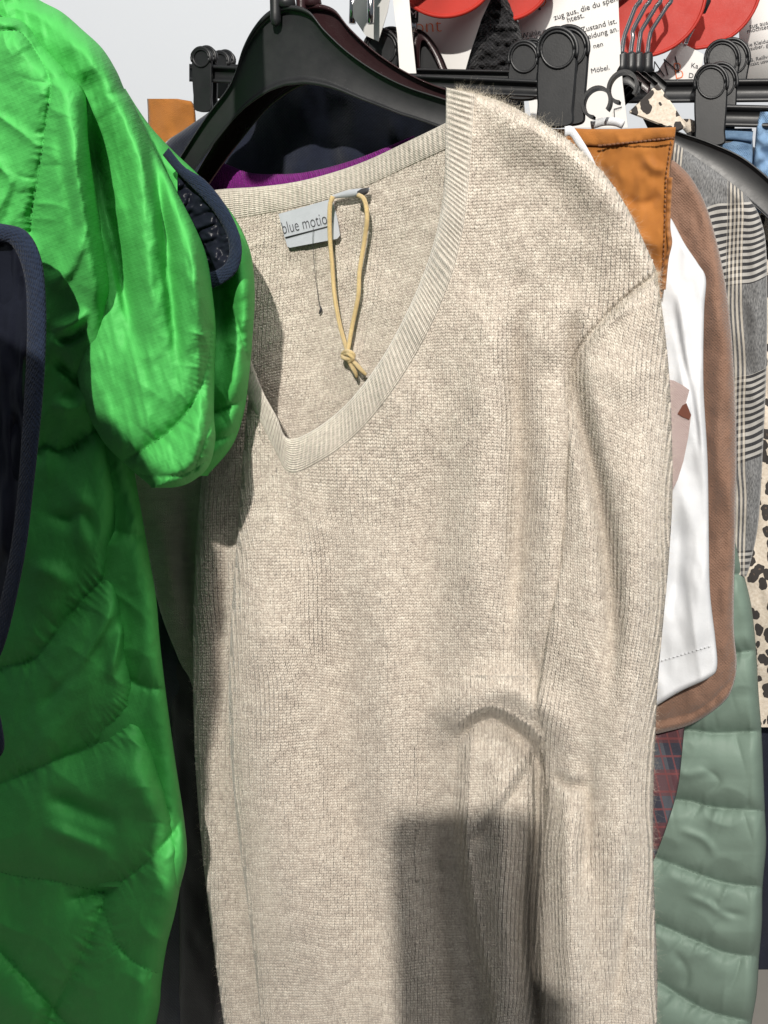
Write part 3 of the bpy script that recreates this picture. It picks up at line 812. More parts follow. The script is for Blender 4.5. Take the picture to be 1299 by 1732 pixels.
def clip(parent, px, py, s, r, h, mat=M['blackmat'], lean=0.0):
    """a trouser clip: two paddles with a round thumb pad, spring ring between"""
    def pad(s_, dx, dy):
        P = []
        for a in np.linspace(200, -20, 16):
            P.append((px+dx+r*1.15*math.cos(math.radians(a)), py+dy-r*1.25*math.sin(math.radians(a))))
        P += [(px+dx+r*0.98+lean*h*0.4, py+dy+h*0.42), (px+dx+r*0.85+lean*h*0.7, py+dy+h*0.75), (px+dx+r*0.70+lean*h, py+dy+h), (px+dx-r*1.0+lean*h, py+dy+h), (px+dx-r*1.12+lean*h*0.7, py+dy+h*0.7), (px+dx-r*1.15+lean*h*0.4, py+dy+h*0.4)]
        c = plate('clip', P, s_, 0.0035, mat, parent, 0.0012)
        Q = [(px+dx+r*0.9*math.cos(a), py+dy-r*math.sin(a)) for a in np.linspace(0, 2*np.pi, 28)]
        tube('thumb_rim', [W(x, y, s_-0.0006) for x, y in Q], 0.0010, mat, c, 6)
        E = [(px+dx+r*1.08*math.cos(math.radians(a)), py+dy-r*1.18*math.sin(math.radians(a))) for a in np.linspace(200, -20, 20)]
        tube('paddle_rim', [W(x, y, s_-0.0004) for x, y in E], 0.0014, mat, c, 6)
        return c
    pad(s, 0, 0); pad(s+0.016, r*0.62, -r*0.10)
def ring(parent, px, py, s, rp, wd=0.010, mat=M['blackmat']):
    n = np.array([KS, 1, 0]); n /= np.linalg.norm(n)
    c = W(px, py, s); k = np.linalg.norm(W(px+1, py, s)-c)
    a = np.linspace(-0.6, 4.6, 26)
    rr = rp*k
    X = np.array([1.0, -KS, 0]); X /= np.linalg.norm(X)
    P = np.array([c + rr*(math.cos(t)*X + math.sin(t)*np.array([0, 0, 1.0])) for t in a])
    Q = np.array([c + rr*0.82*(math.cos(t)*X + math.sin(t)*np.array([0, 0, 1.0])) for t in a])
    V = np.stack([P, P+n*wd, Q+n*wd, Q], 1)
    return mesh_np('spring', V, grid_faces(len(a), 4, True), None, mat, parent, False)
def bar(parent, x0, y0, x1, y1, s, hpx, mat=M['black']):
    # a ribbed plastic bar: H section
    A = [(x0, y0), ((x0+x1)/2, (y0+y1)/2), (x1, y1)]; B = [(x, y+hpx) for x, y in A]
    return band('crossbar', A, B, [(0, -0.004), (0.10, -0.005), (0.2, -0.004), (0.24, 0), (0.76, 0), (0.8, -0.004), (0.9, -0.005), (1.0, -0.004), (1.0, 0.006), (0.8, 0.007), (0.5, 0.004), (0.2, 0.007), (0, 0.006)], lambda X, Y: s+0*X, mat, parent, n=24)

S_CL = 0.682
ch = thing('clip_hanger', 'black clip hanger gripping the orange trousers behind the beige sweater', 'clip hanger', W(650, 140, S_CL), 'black clip hangers')
bar(ch, 320, 108, 930, 136, S_CL, 30)
clip(ch, 943, 84, S_CL-0.010, 31, 128)
clip(ch, 340, 98, S_CL-0.010, 14.5, 88, lean=0.05)
ring(ch, 1008, 172, S_CL+0.005, 25)
tube('hook', [W(627, 40, S_CL), W(627, 10, S_CL), W(627, -40, S_CL)], 0.0028, M['chrome'], ch, 10)
ch2 = thing('clip_hanger', 'black clip hanger with round clip beside the leaning paper sign, behind the first', 'clip hanger', W(650, 120, S_CL+0.05), 'black clip hangers')
bar(ch2, 360, 108, 960, 121, S_CL+0.05, 20)
clip(ch2, 372, 104, S_CL+0.045, 14, 60)
clip(ch2, 886, 98, S_CL+0.045, 24, 70)
clip(ch2, 645, 82, S_CL+0.045, 27, 50)
ring(ch2, 1052, 146, S_CL+0.05, 26)
tube('hook', [W(596, 40, S_CL+.05), W(597, 10, S_CL+.05), W(597, -40, S_CL+.05)], 0.0032, M['chrome'], ch2, 10)
ch3 = thing('clip_hanger', 'black clip hanger above the blue jeans at the right edge', 'clip hanger', W(1220, 150, 0.93), 'black clip hangers')
bar(ch3, 1060, 135, 1380, 132, 0.93, 40)
clip(ch3, 1203, 140, 0.905, 26, 104, lean=0.02)
clip(ch3, 1222, 100, 0.95, 27, 60)
bar(ch3, 1205, 176, 1380, 180, 0.915, 38)

def seam_thread(field, surf, parent, mat, pitch=7.0, ln=4.2):
    V = []; F = []
    for P, amp, w, kind in field.st:
        if kind != 'seam': continue
        L = np.r_[0, np.cumsum(np.linalg.norm(np.diff(P, axis=0), axis=1))]
        for q in np.arange(2, L[-1]-ln, pitch):
            qq = q + np.array([0, 0.25, 0.75, 1.0])*ln
            x = np.interp(qq, L, P[:, 0]); y = np.interp(qq, L, P[:, 1])
            s_, ok = surf(x, y)
            if not ok.all(): continue
            c = W(x, y, s_-np.array([-0.0002, 0.0005, 0.0005, -0.0002]))
            up = W(x, y-0.55, s_)-W(x, y, s_); dp = W(x, y, s_-0.0004)-W(x, y, s_)
            b = len(V)
            for k in range(4):
                V += [c[k]+up[k], c[k]+dp[k], c[k]-up[k], c[k]-dp[k]]
            for k in range(3):
                for j in range(4):
                    F.append((b+k*4+j, b+k*4+(j+1) % 4, b+k*4+4+(j+1) % 4, b+k*4+4+j))
    o = mesh_np('seam_thread', np.array(V), np.array(F), None, mat, parent); o['kind'] = 'stuff'
    return o
M['greenthread'] = plain('green thread', (0.03, 0.22, 0.045), 0.7)
M['sagethread'] = plain('sage thread', (0.10, 0.15, 0.12), 0.7)
# ================================================================== garments behind
nf = Field(0.664)
nf.fold([(560, 150), (555, 230), (570, 320)], -6, 20); nf.fold([(520, 230), (500, 300), (520, 400)], 8, 18)
nf.fold([(620, 220), (600, 300), (620, 400)], 5, 16)
nf.add(lambda x, y: 0.004*fbm(x/70, y/140, 61))
navy = thing('navy_coat', 'dark navy garment seen through the black hanger, above the purple neckline', 'coat', W(600, 2300, 0.70))
cloth('body', [(470, 120), (420, 145), (360, 185), (310, 220), (277, 245), (255, 300), (240, 500), (232, 900), (240, 1400), (250, 1900)],
    [(520, 120), (640, 150), (760, 200), (860, 280), (930, 420), (960, 700), (960, 1900)], 121, 1900, nf, M['navy'], navy, thick=0.02, step=7, roll=16, rdep=0.012)
pf = Field(0.645)
pf.add(lambda x, y: 0.002*fbm(x/60, y/60, 71))
purple = thing('purple_sweater', 'purple knit sweater whose ribbed neckline peeks out above the beige collar', 'sweater', W(500, 2300, 0.65))
cloth('body', [(360, 300), (330, 330), (300, 380), (285, 500), (275, 800), (290, 1300), (300, 1470), (300, 1900)], [(400, 300), (520, 310), (640, 340), (760, 400), (800, 600), (800, 1900)], 301, 1900,
      Field(0.653).add(lambda x, y: 0.003*fbm(x/60, y/120, 72)), M['darkplum'], purple, thick=0.01, step=9)
band('neckline', [(322, 320), (345, 283), (362, 272), (385, 279), (420, 292), (460, 295), (520, 291), (600, 270), (700, 230)], [(330, 360), (348, 326), (370, 330), (400, 336), (440, 340), (480, 338), (540, 330), (620, 310), (720, 270)],
     band_profile(0.006, 0.006, 10), pf, M['purple'], purple, n=300, ribs=9, ribamp=0.0004, uvs=(14, 40))

of = Field(0.684)
of.add(lambda x, y: 0.0018*fbm(x/40, y/60, 81))
of.fold([(1040, 250), (1020, 330), (1060, 420)], -5, 14); of.fold([(1100, 300), (1080, 380), (1090, 470)], 4, 16)
of.fold([(1085, 262), (1110, 285), (1130, 280)], 4, 9); of.fold([(1050, 330), (1085, 345), (1125, 330)], -3, 8)
of.fold([(1040, 400), (1080, 400), (1120, 420)], 3, 10)
otr = thing('orange_trousers', 'orange brown twill trousers clipped upside behind the sweater shoulder', 'trousers', W(800, 1500, 0.68))
cloth('waist', [(249, 166), (251, 200), (255, 260), (260, 420), (300, 520)], [(1144, 216), (1140, 250), (1134, 290), (1131, 380), (1129, 440), (1121, 500), (1110, 520)], 218, 520, of, M['orange'], otr, thick=0.008, step=4, roll=6, rdep=0.004)
cloth('waist', [(249, 167), (250, 190), (252, 260)], [(300, 167), (328, 178), (332, 260)], 167, 260, of, M['orange'], otr, thick=0.008, step=4, roll=5, rdep=0.004)
band('waistband', [(970, 217), (1020, 219), (1080, 217), (1143, 215)], [(990, 246), (1030, 247), (1080, 240), (1141, 233)], band_profile(0.003, 0.003, 8), lambda X, Y: of(X, Y)-0.001, M['orange'], otr, n=60)
for k in range(17):
    x = 1012+k*7.6; y = 247-0.105*(x-1012)
    tube('stitch', [W(x, y, 0.678), W(x+2.6, y-0.6, 0.677), W(x+5.2, y-0.5, 0.678)], 0.0007, M['thread'], otr, 6)
for k in range(30):
    y = 240+k*8.2; x = np.interp(y, [216, 250, 290, 380, 440, 500], [1144, 1140, 1134, 1131, 1129, 1121])-7
    tube('stitch', [W(x, y, 0.679), W(x, y+2.6, 0.6785), W(x-0.2, y+5, 0.679)], 0.0005, M['thread'], otr, 5)
band('side_seam', [(1138, 300), (1134, 380), (1137, 410), (1131, 440), (1126, 490)], [(1129, 300), (1126, 380), (1129, 420), (1122, 445), (1117, 490)], band_profile(0.003, 0.003, 8), lambda X, Y: of(X, Y)-0.0005, M['orange'], otr, n=60, ribs=16, ribamp=0.0008)

wf = Field(0.70); wf.gain = 1.7
wf.fold([(1140, 480), (1146, 560), (1170, 680), (1188, 800)], -3, 5, 'gauss'); wf.fold([(1150, 450), (1160, 600), (1160, 760)], 5, 14)
wf.fold([(1185, 560), (1183, 700), (1190, 860)], 3, 10); wf.fold([(1150, 850), (1145, 950), (1130, 1050)], -5, 14)
wf.fold([(1185, 900), (1180, 1050), (1170, 1150)], 4, 18)
wf.add(lambda x, y: 0.0018*fbm(x/45, y/120, 91) - 0.001*ridged((x-0.15*y)/30, y/170, 93))
tee = thing('white_tshirt', 'white cotton t-shirt sleeve hanging between the sweater and the brown blouse', 't-shirt', W(1150, 2300, 0.70))
cloth('sleeve', [(1060, 360), (1050, 600), (1050, 1195)], [(1120, 362), (1134, 368), (1158, 412), (1180, 445), (1194, 472), (1191, 530), (1190, 650), (1197, 780), (1199, 900), (1201, 1000), (1210, 1080), (1213, 1128), (1200, 1146), (1150, 1170), (1100, 1200)], 363, 1199, wf, M['white'], tee, thick=0.02, step=3.5, roll=9, rdep=0.008)
for k in range(14):
    x = 1112+k*6.6; y = 1120-0.30*(x-1112)
    s_ = float(wf(np.array([x]), np.array([y]))[0])
    tube('hem_stitch', [W(x, y, s_-0.0004), W(x+2, y-.6, s_-0.0008), W(x+4, y-1.2, s_-0.0004)], 0.0005, M['white'], tee, 5)
pr = plate('print', [(1120, 640), (1140, 644), (1155, 652), (1166, 660), (1160, 682), (1169, 702), (1164, 740), (1156, 780), (1146, 812), (1136, 832), (1118, 840)], wf.s0-0.0135, 0.001, M['mauve'], tee, bev=0, smoothpts=False)
plate('print_mark', [(1146, 700), (1154, 686), (1161, 682), (1169, 702), (1166, 710), (1154, 705)], wf.s0-0.0145, 0.0006, M['brownprint'], pr, bev=0, smoothpts=False)
band('neck_binding', [(955, 214), (968, 214), (982, 232), (1000, 262), (1012, 290)], [(955, 232), (964, 230), (975, 246), (993, 270), (1004, 300)], band_profile(0.002, 0.003, 6), lambda X, Y: 0.655+0*X, M['white'], tee, n=30)
tube('neck_rim', [W(x, y, 0.705) for x, y in ((1000, 212), (1020, 206), (1040, 206), (1054, 211))], 0.003, M['white'], tee, 8, 16)

brf = Field(0.74); brf.gain = 1.5
brf.fold([(1170, 330), (1210, 480), (1222, 700), (1222, 1000)], 7, 22)
brf.add(lambda x, y: 0.0026*fbm(x/45, y/120, 101) + 0.0005*ridged((x+y*0.6)/12, (y-x*0.6)/40, 5))
brf.seam([(1244, 1128), (1226, 1165), (1175, 1205), (1105, 1222)], 5, 9, 1.6, 18, 0.6)
brown = thing('brown_blouse', 'brown crepe blouse sleeve with gathered cuff behind the white t-shirt', 'blouse', W(1180, 2300, 0.74))
cloth('sleeve', [(1110, 262), (1090, 400), (1080, 800), (1080, 1240)], [(1125, 262), (1150, 280), (1172, 305), (1195, 350), (1215, 420), (1230, 500), (1240, 600), (1246, 750), (1244, 900), (1241, 1050), (1246, 1120), (1240, 1160), (1222, 1190), (1170, 1225), (1110, 1242)], 263, 1241, brf, M['brown'], brown, thick=0.025, step=3.5, roll=14, rdep=0.014)
tart = thing('plaid_shirt', 'red and navy plaid shirt hem below the brown cuff', 'shirt', W(1130, 1700, 0.77))
cloth('body', [(1060, 1180), (1060, 1500)], [(1165, 1180), (1157, 1240), (1147, 1330), (1127, 1400), (1108, 1450), (1090, 1500)], 1180, 1500, Field(0.775).add(lambda x, y: 0.002*fbm(x/40, y/80, 111)), M['tartan'], tart, thick=0.01, step=5, roll=7, rdep=0.006)

sf = Field(0.83)
for P in ([(1180, 985), (1230, 975), (1280, 968)], [(1150, 1110), (1220, 1108), (1290, 1098)], [(1090, 1250), (1160, 1236), (1210, 1240), (1300, 1236)], [(1090, 1352), (1160, 1354), (1210, 1366), (1300, 1372)],
          [(1090, 1444), (1120, 1455), (1180, 1478), (1230, 1494), (1300, 1502)], [(1090, 1558), (1120, 1566), (1180, 1592), (1230, 1612), (1300, 1620)], [(1090, 1650), (1120, 1664), (1160, 1690), (1210, 1714), (1300, 1734)]):
    sf.seam(P, 18, 17, 4.5, 19, 1.5)
sf.fold([(1180, 1290), (1215, 1320), (1190, 1350)], -4, 7, 'crease'); sf.fold([(1140, 1400), (1190, 1420), (1215, 1455)], 4, 7)
sf.fold([(1150, 1510), (1200, 1530), (1245, 1560)], 4, 7); sf.fold([(1130, 1600), (1160, 1640), (1155, 1690)], -4, 7); sf.fold([(1200, 1510), (1220, 1540), (1270, 1550)], -3, 6)
sf.fold([(1140, 1290), (1160, 1310), (1210, 1300)], 3, 8)
sf.add(lambda x, y: 0.0022*fbm(x/75, y/55, 121, 2) - 0.0012*ridged(x/60+y/110, y/60-x/150, 33))
sage = thing('sage_puffer_jacket', 'sage green quilted puffer jacket at lower right behind the sweater sleeve', 'jacket', W(1200, 2000, 0.83))
cloth('body', [(1060, 880), (1060, 1800)], [(1235, 880), (1252, 950), (1270, 1020), (1279, 1100), (1283, 1170), (1288, 1235), (1291, 1300), (1294, 1375), (1296, 1430), (1290, 1500), (1289, 1560), (1284, 1620), (1280, 1680), (1271, 1735), (1266, 1800)], 880, 1800, sf, M['sage'], sage, thick=0.04, step=2.6, roll=22, rdep=0.03)
seam_thread(sf, LAST['surf'], sage, M['sagethread'])

gf = Field(0.86)
gf.fold([(1262, 340), (1275, 420), (1278, 600), (1270, 800)], 6, 22); gf.fold([(1215, 420), (1235, 480), (1245, 600)], 4, 16)
gf.add(lambda x, y: 0.003*fbm(x/50, y/110, 165))
gf.fold([(1265, 335), (1235, 355), (1215, 380)], -3, 5)
glen = thing('checked_jacket', 'grey glen check jacket between the brown blouse and the leopard garment', 'jacket', W(1230, 2300, 0.86))
cloth('sleeve', [(1130, 238), (1110, 400), (1110, 960)], [(1140, 240), (1180, 268), (1225, 300), (1265, 334), (1288, 375), (1297, 440), (1297, 600), (1291, 750), (1283, 880), (1270, 950), (1262, 975)], 241, 975, gf, M['glen'], glen, thick=0.03, step=4, roll=16, rdep=0.012, uvf=lambda X, Y: ((X + 0.10*(Y-500)*0 + 4*fbm(X/90, Y/160, 161, 2))/100, -(Y+0.16*(X-1200)+4*fbm(X/70, Y/120, 163, 2)+12*np.clip((X-1262)/40, 0, 1)**2)/100))
lf = Field(0.93).add(lambda x, y: 0.004*fbm(x/40, y/120, 131))
leo = thing('leopard_blouse', 'leopard print blouse on a black hanger at the right edge', 'blouse', W(1290, 2300, 0.94))
cloth('body', [(1140, 200), (1180, 260), (1220, 400), (1240, 800), (1262, 1200), (1270, 1500)], [(1165, 200), (1260, 240), (1340, 300), (1400, 400), (1400, 1500)], 201, 1230, lf, M['leopard'], leo, thick=0.02, step=5, roll=10, rdep=0.008)
plate('collar', [(1112, 141), (1139, 178), (1162, 214), (1146, 222), (1100, 205), (1062, 190), (1088, 165)], 0.845, 0.004, M['leopard'], leo, 0.001, smoothpts=False)
bc = thing('black_coat', 'black coat hem low at the right edge beside the sage puffer', 'coat', W(1300, 1700, 1.0))
cloth('body', [(1225, 900), (1230, 1300), (1240, 1640)], [(1400, 900), (1400, 1640)], 900, 1640, Field(1.0).add(lambda x, y: 0.005*fbm(x/40, y/160, 133)), M['navy'], bc, thick=0.02, step=8, roll=10, rdep=0.008)
lh = thing('coat_hanger', 'curved black hanger arm over the leopard blouse at the right edge', 'hanger', W(1200, 240, 0.90), 'moulded plastic hangers on the rail')
band('hanger_body', [(1085, 196), (1147, 222), (1200, 240), (1260, 268), (1320, 320), (1360, 370)], [(1100, 226), (1150, 258), (1200, 288), (1252, 330), (1300, 372), (1340, 420)], HPROF, lambda X, Y: 0.885+0*X, M['black'], lh, n=50)
jn = thing('blue_jeans', 'pale blue denim jeans hanging from the clips at top right', 'jeans', W(1260, 1500, 0.95))
cloth('waist', [(1205, 216), (1207, 300), (1207, 360)], [(1272, 216), (1276, 300), (1276, 360)], 217, 360, Field(0.921).add(lambda x, y: 0.002*fbm(x/30, y/30, 141)), M['denim'], jn, thick=0.01, step=4, roll=5, rdep=0.004)
cloth('leg', [(1284, 188), (1278, 230), (1270, 360)], [(1380, 188), (1380, 360)], 189, 360, Field(0.912).add(lambda x, y: 0.004*fbm(x/20, y/25, 142)), M['denim'], jn, thick=0.01, step=4, roll=8, rdep=0.006)
band('waistband', [(1204, 216), (1240, 217), (1274, 222)], [(1205, 236), (1240, 236), (1272, 240)], band_profile(0.003, 0.003, 6), lambda X, Y: 0.919+0*X, M['denim'], jn, n=20)
bk = thing('black_fleece', 'black fuzzy garment shoulder between the white paper signs', 'jacket', W(830, 300, 0.79))
cloth('shoulder', [(830, -40), (812, 10), (795, 60), (785, 125), (783, 220)], [(845, -40), (868, 15), (880, 50), (885, 90), (884, 130), (890, 220)], -40, 220, Field(0.79).fold([(810, 140), (815, 90), (835, 60)], 6, 10).add(lambda x, y: 0.002*fbm(x/8, y/8, 151)), M['fur'], bk, thick=0.03, step=3, roll=24, rdep=0.02)
rimh = thing('coat_hanger', 'dark rounded hanger standing behind the size tag', 'hanger', W(720, 60, 0.765), 'moulded plastic hangers on the rail')
band('hanger_body', [(695, 128), (697, 80), (703, 50), (718, 54), (735, 72), (748, 95), (760, 124)], [(712, 130), (710, 95), (712, 72), (718, 68), (728, 82), (738, 102), (748, 128)], HPROF, lambda X, Y: 0.765+0*X, M['maroon'], rimh, n=40)
plate('web', [(706, 62), (722, 66), (742, 104), (752, 132), (702, 132)], 0.768, 0.003, M['black'], rimh, 0.0005, smoothpts=False)
tagm = plate('size_tag', [(690, 12), (706, 14), (705, 38), (691, 36)], 0.755, 0.004, M['blackmat'], rimh, 0.0008, smoothpts=False)
text('lettering', 'M', 691.5, 29, 0.755, -6, 17, M['whiteink'], tagm)
tube('hook', [W(697, 56, 0.762), W(697, 36, 0.762), W(696, 10, 0.762), W(696, -40, 0.762)], [0.005, 0.0045, 0.002, 0.002], M['chrome'], rimh, 10)

# ================================================================== red rail discs, paper signs, chrome hooks
def disc(label, px, py, r, s, sq=1.0):
    d = thing('rail_disc', label, 'rail disc', W(px, py, s), 'red discs on the rail')
    P = [(px+r*math.cos(a), py+r*sq*math.sin(a)) for a in np.linspace(0, 2*np.pi, 64, endpoint=False)]
    pl = plate('disc_plate', P, s, 0.003, M['red'], d, 0.0008, smoothpts=False)
    tube('disc_rim', [W(x, y, s-0.0003) for x, y in P+P[:1]], 0.0016, M['red'], d, 8)
disc('small red disc edge at top centre above the white sign', 752, -62, 90, 0.745)
disc('red disc corner at the top beside the black fleece', 852, -48, 82, 0.80)
disc('large red disc behind the chrome hanger hooks', 1078, -20, 116, 0.92)
disc('rightmost red disc above the right-hand clips', 1170, -36, 118, 1.0)

def sign(label, pts, s):
    o = thing('paper_sign', label, 'sign', W(pts[0][0], pts[0][1], s), 'paper signs on the rail')
    plate('sheet', pts, s, 0.0008, M['paper'], o, 0, smoothpts=False)
    return o
sg = sign('narrow folded white paper strip left of the size tag', [(662, -20), (690, -20), (697, 60), (704, 124), (676, 124), (672, 60)], 0.705)
plate('folded_half', [(586, -20), (662, -20), (655, 20), (640, 70), (618, 60), (598, 30)], (np.array([580, 662]), np.array([0.735, 0.7055])), 0.0008, M['paper'], sg, 0, smoothpts=False)
sg = sign('white sign with orange letters under the small red disc', [(700, -20), (838, -20), (815, 30), (795, 90), (784, 130), (690, 130)], 0.785)
text('lettering', 'ont', 700, 56, 0.785, 3, 34, M['orangeink'], sg, thin=-0.015)
sg = sign('white sign with German text behind the largest clip', [(868, -20), (1045, -20), (1048, 60), (1053, 140), (1062, 216), (900, 216), (880, 60)], 0.835)
text('lettering', 'N', 889, 23, 0.835, 14, 38, M['ink'], sg, thin=-0.005); text('lettering', 'D', 903, 16, 0.835, 14, 36, M['orangeink'], sg, thin=-0.02)
for x, y, b, h in ((898, 50, 'Such dir Kleidung aus, die du spenden', 14.5), (930, 52, 'möchtest.', 14.5), (884, 67, 'Wähle gut erhaltene, die im Zustand ist.', 14.0), (884, 80, 'und Kombiniere die Kleidung an.', 14.0), (1005, 80, 'ist.', 14)): pass
text('lettering', 'zug aus, die du spenden doc', 938, 34, 0.835, 17, 13.5, M['ink'], sg)
text('lettering', 'htest.', 960, 38, 0.835, 17, 13.5, M['ink'], sg)
text('lettering', 'Wähle gut', 882, 66, 0.835, 14, 13, M['ink'], sg)
text('lettering', 'und Komb', 882, 77, 0.835, 14, 13, M['ink'], sg)
text('lettering', 'Zustand ist.', 984, 55, 0.835, 15, 13, M['ink'], sg)
text('lettering', 'Kleidung an.', 984, 69, 0.835, 15, 13, M['ink'], sg)
text('lettering', 'nen', 1004, 82, 0.835, 15, 12, M['ink'], sg)
text('lettering', 'Möbel.', 1000, 124, 0.835, 12, 12, M['ink'], sg)
for P in ([(1038, 184), (1052, 180), (1052, 181.2), (1038, 185.2)], [(1038, 184), (1039.2, 184), (1041, 212), (1040, 212)]):
    plate('printed_rule', P, 0.8335, 0.0004, M['ink'], sg, 0, smoothpts=False)
sg = sign('small white card with AN and orange B under the red discs', [(1108, 128), (1146, 68), (1190, 92), (1182, 150), (1110, 150)], 0.965)
text('lettering', 'AN', 1103, 135, 0.965, 14, 44, M['ink'], sg, thin=-0.02, xs=0.8)
text('lettering', 'B', 1141, 135, 0.965, 10, 42, M['orangeink'], sg, thin=-0.025, xs=0.75)
text('lettering', 'Ka', 1168, 114, 0.965, -8, 12, M['ink'], sg); text('lettering', 'D', 1164, 131, 0.965, -8, 12, M['ink'], sg)
sg = sign('white sign with small print at the top right corner', [(1248, -20), (1380, -20), (1380, 140), (1252, 134)], 1.06)
for x, y, b, h in ((1268, 48, 'zug aus, d', 11), (1264, 56, 'möchtest.', 11), (1262, 80, 'die Kleidung in gut', 9.5), (1266, 86, 'sauber, glatte / gew', 9.5), (1264, 106, 'z.B. Reißversch', 9), (1264, 113, 'intakt usw.', 9)):
    text('lettering', b, x, y, 1.06, 12, h, M['ink'], sg)

hk_lab = ['first chrome hanger hook from the left before the large red disc', 'second chrome hanger hook before the large red disc', 'third chrome hanger hook before the large red disc', 'rightmost chrome hanger hook of the four before the large red disc']
for k, (x0, x1, xb) in enumerate(((1060, 1062, 1052), (1076, 1073, 1067), (1094, 1088, 1079), (1112, 1105, 1095))):
    s_ = 0.84+0.014*k
    h = thing('wire_hanger', hk_lab[k], 'hanger', W(xb, 110, s_), 'chrome hooked hangers')
    tube('hook', [W(x0+12, -50, s_), W(x0+24, -5, s_), W(x0+14, 14, s_), W(x1-2, 50, s_), W(xb+4, 62, s_), W(xb+1, 78, s_), W(xb, 100, s_)], 0.0019, M['chrome'], h, 10, 60)
    tube('hook_socket', [W(xb, 90, s_), W(xb, 94, s_), W(xb, 112, s_), W(xb-1, 124, s_)], [0.0040, 0.0048, 0.0048, 0.0060], M['black'], h, 12)
    band('hanger_body', [(xb-60, 180), (xb-30, 150), (xb-6, 122), (xb+10, 120), (xb+20, 128), (xb+34, 140)], [(xb-56, 196), (xb-26, 168), (xb-4, 146), (xb+10, 144), (xb+18, 150), (xb+30, 160)], HPROF, lambda X, Y, s_=s_: s_+0.002+0*X, M['maroon'] if k == 1 else M['black'], h, n=30)
for k, (xa, xb) in enumerate(((1186, 1150), (1194, 1160))):
    h = thing('wire_hanger', ['chrome hook leaning across the rightmost red disc, left one of two', 'chrome hook leaning across the rightmost red disc, right one of two'][k], 'hanger', W(xb, 70, 0.955), 'chrome hooked hangers')
    tube('hook', [W(xa-4, -40, 0.955+k*.01), W(xa, 5, 0.955+k*.01), W(xa-10, 26, 0.955+k*.01), W(xb+6, 60, 0.955+k*.01), W(xb, 74, 0.955+k*.01)], 0.0018, M['chrome'], h, 8, 40)
    tube('hook_cap', [W(xa-3, -14, 0.953+k*.01), W(xa-1, 4, 0.953+k*.01), W(xa-6, 22, 0.953+k*.01)], [0.0045, 0.005, 0.003], M['black'], h, 10)
# the rail itself, above the picture
rail = tube('clothes_rail', [W(250, -190, 0.42), W(484, -130, S_H), W(1090, -80, 0.9), W(1180, -70, 1.1)], 0.0125, M['chrome'], None, 16, 40)
tag(rail, 'chromed clothes rail above the hangers, out of frame', 'rail')

# ================================================================== green puffer jacket
jk = thing('green_puffer_jacket', 'bright green quilted puffer jacket with navy bound edges on the left', 'jacket', W(100, 2000, 0.45))
def wrinkles(seed, a=0.0035, b=0.0014):
    return lambda x, y: a*fbm(x/110, y/170, seed, 2) - b*ridged((x+0.5*y)/95, (y-0.7*x)/80, seed+4) + 0.0006*fbm((x+0.3*y)/24, (y-0.3*x)/44, seed+8, 3)
GS = 0.428
# back layer, the right-hand bulge
gc = Field(GS+0.098)
gc.add(wrinkles(201))
gc.fold([(300, 280), (350, 400), (372, 520), (378, 640)], -10, 14)
gc.fold([(400, 400), (412, 500), (405, 620), (385, 720)], 14, 22)
gc.seam([(370, 470), (392, 520), (408, 570), (420, 610)], 9, 12, 2.5, 14)
gc.seam([(355, 700), (385, 688), (430, 668)], 9, 14, 2.5, 14)
gc.seam([(350, 750), (380, 740), (420, 722)], 6, 10, 2, 14)
cloth('shoulder_panel', [(200, 150), (200, 500), (240, 700), (280, 805)], [(212, 150), (232, 182), (258, 218), (296, 258), (330, 290), (368, 330), (402, 376), (424, 428), (431, 490), (428, 560), (421, 640), (412, 700), (392, 755), (352, 803)], 150, 805, gc, M['green'], jk, thick=0.03, step=2.6, roll=30, rdep=0.035)
# dark strip of the body behind
gd = Field(GS+0.085).add(wrinkles(211))
gd.seam([(190, 1130), (240, 1160), (300, 1170)], 8, 16, 2, 16); gd.seam([(200, 900), (235, 905), (280, 900)], 6, 14, 2, 16)
gd.seam([(230, 1480), (280, 1430), (330, 1340)], 9, 16, 2.4, 16)
cloth('side_panel', [(150, 740), (150, 1500)], [(222, 740), (228, 800), (240, 870), (252, 940), (264, 1010), (271, 1090), (283, 1190), (297, 1290), (312, 1390), (316, 1450), (305, 1500)], 740, 1500, gd, M['green'], jk, thick=0.03, step=3, roll=30, rdep=0.03)
# draped middle
gb = Field(GS+0.022)
gb.add(wrinkles(221, 0.003, 0.0007))
gb.add(lambda x, y: -0.0018*ridged((x-0.22*y)/44, y/210, 227) + 0.0007*fbm((x-0.2*y)/13, y/60, 228, 2))
gb.fold([(225, 150), (248, 230), (268, 320), (280, 400), (290, 490), (300, 600), (312, 680)], -15, 12)
gb.fold([(190, 110), (215, 200), (235, 300), (245, 400), (255, 520), (262, 640)], 15, 22)
gb.fold([(265, 200), (298, 300), (322, 400), (336, 500), (340, 600)], 16, 20)
gb.fold([(155, 150), (158, 250), (175, 340), (196, 420), (215, 520), (225, 640)], -14, 15)
gb.fold([(100, 40), (140, 90), (165, 150)], 10, 30)
gb.seam([(190, 782), (210, 778), (253, 754), (294, 723), (329, 678), (350, 620), (358, 560)], 15, 20, 3.0, 16)
gb.seam([(220, 800), (262, 806), (310, 803), (350, 780)], 7, 9, 2.5, 15)
gb.seam([(330, 790), (342, 760), (362, 700)], 7, 10, 2.5, 15)
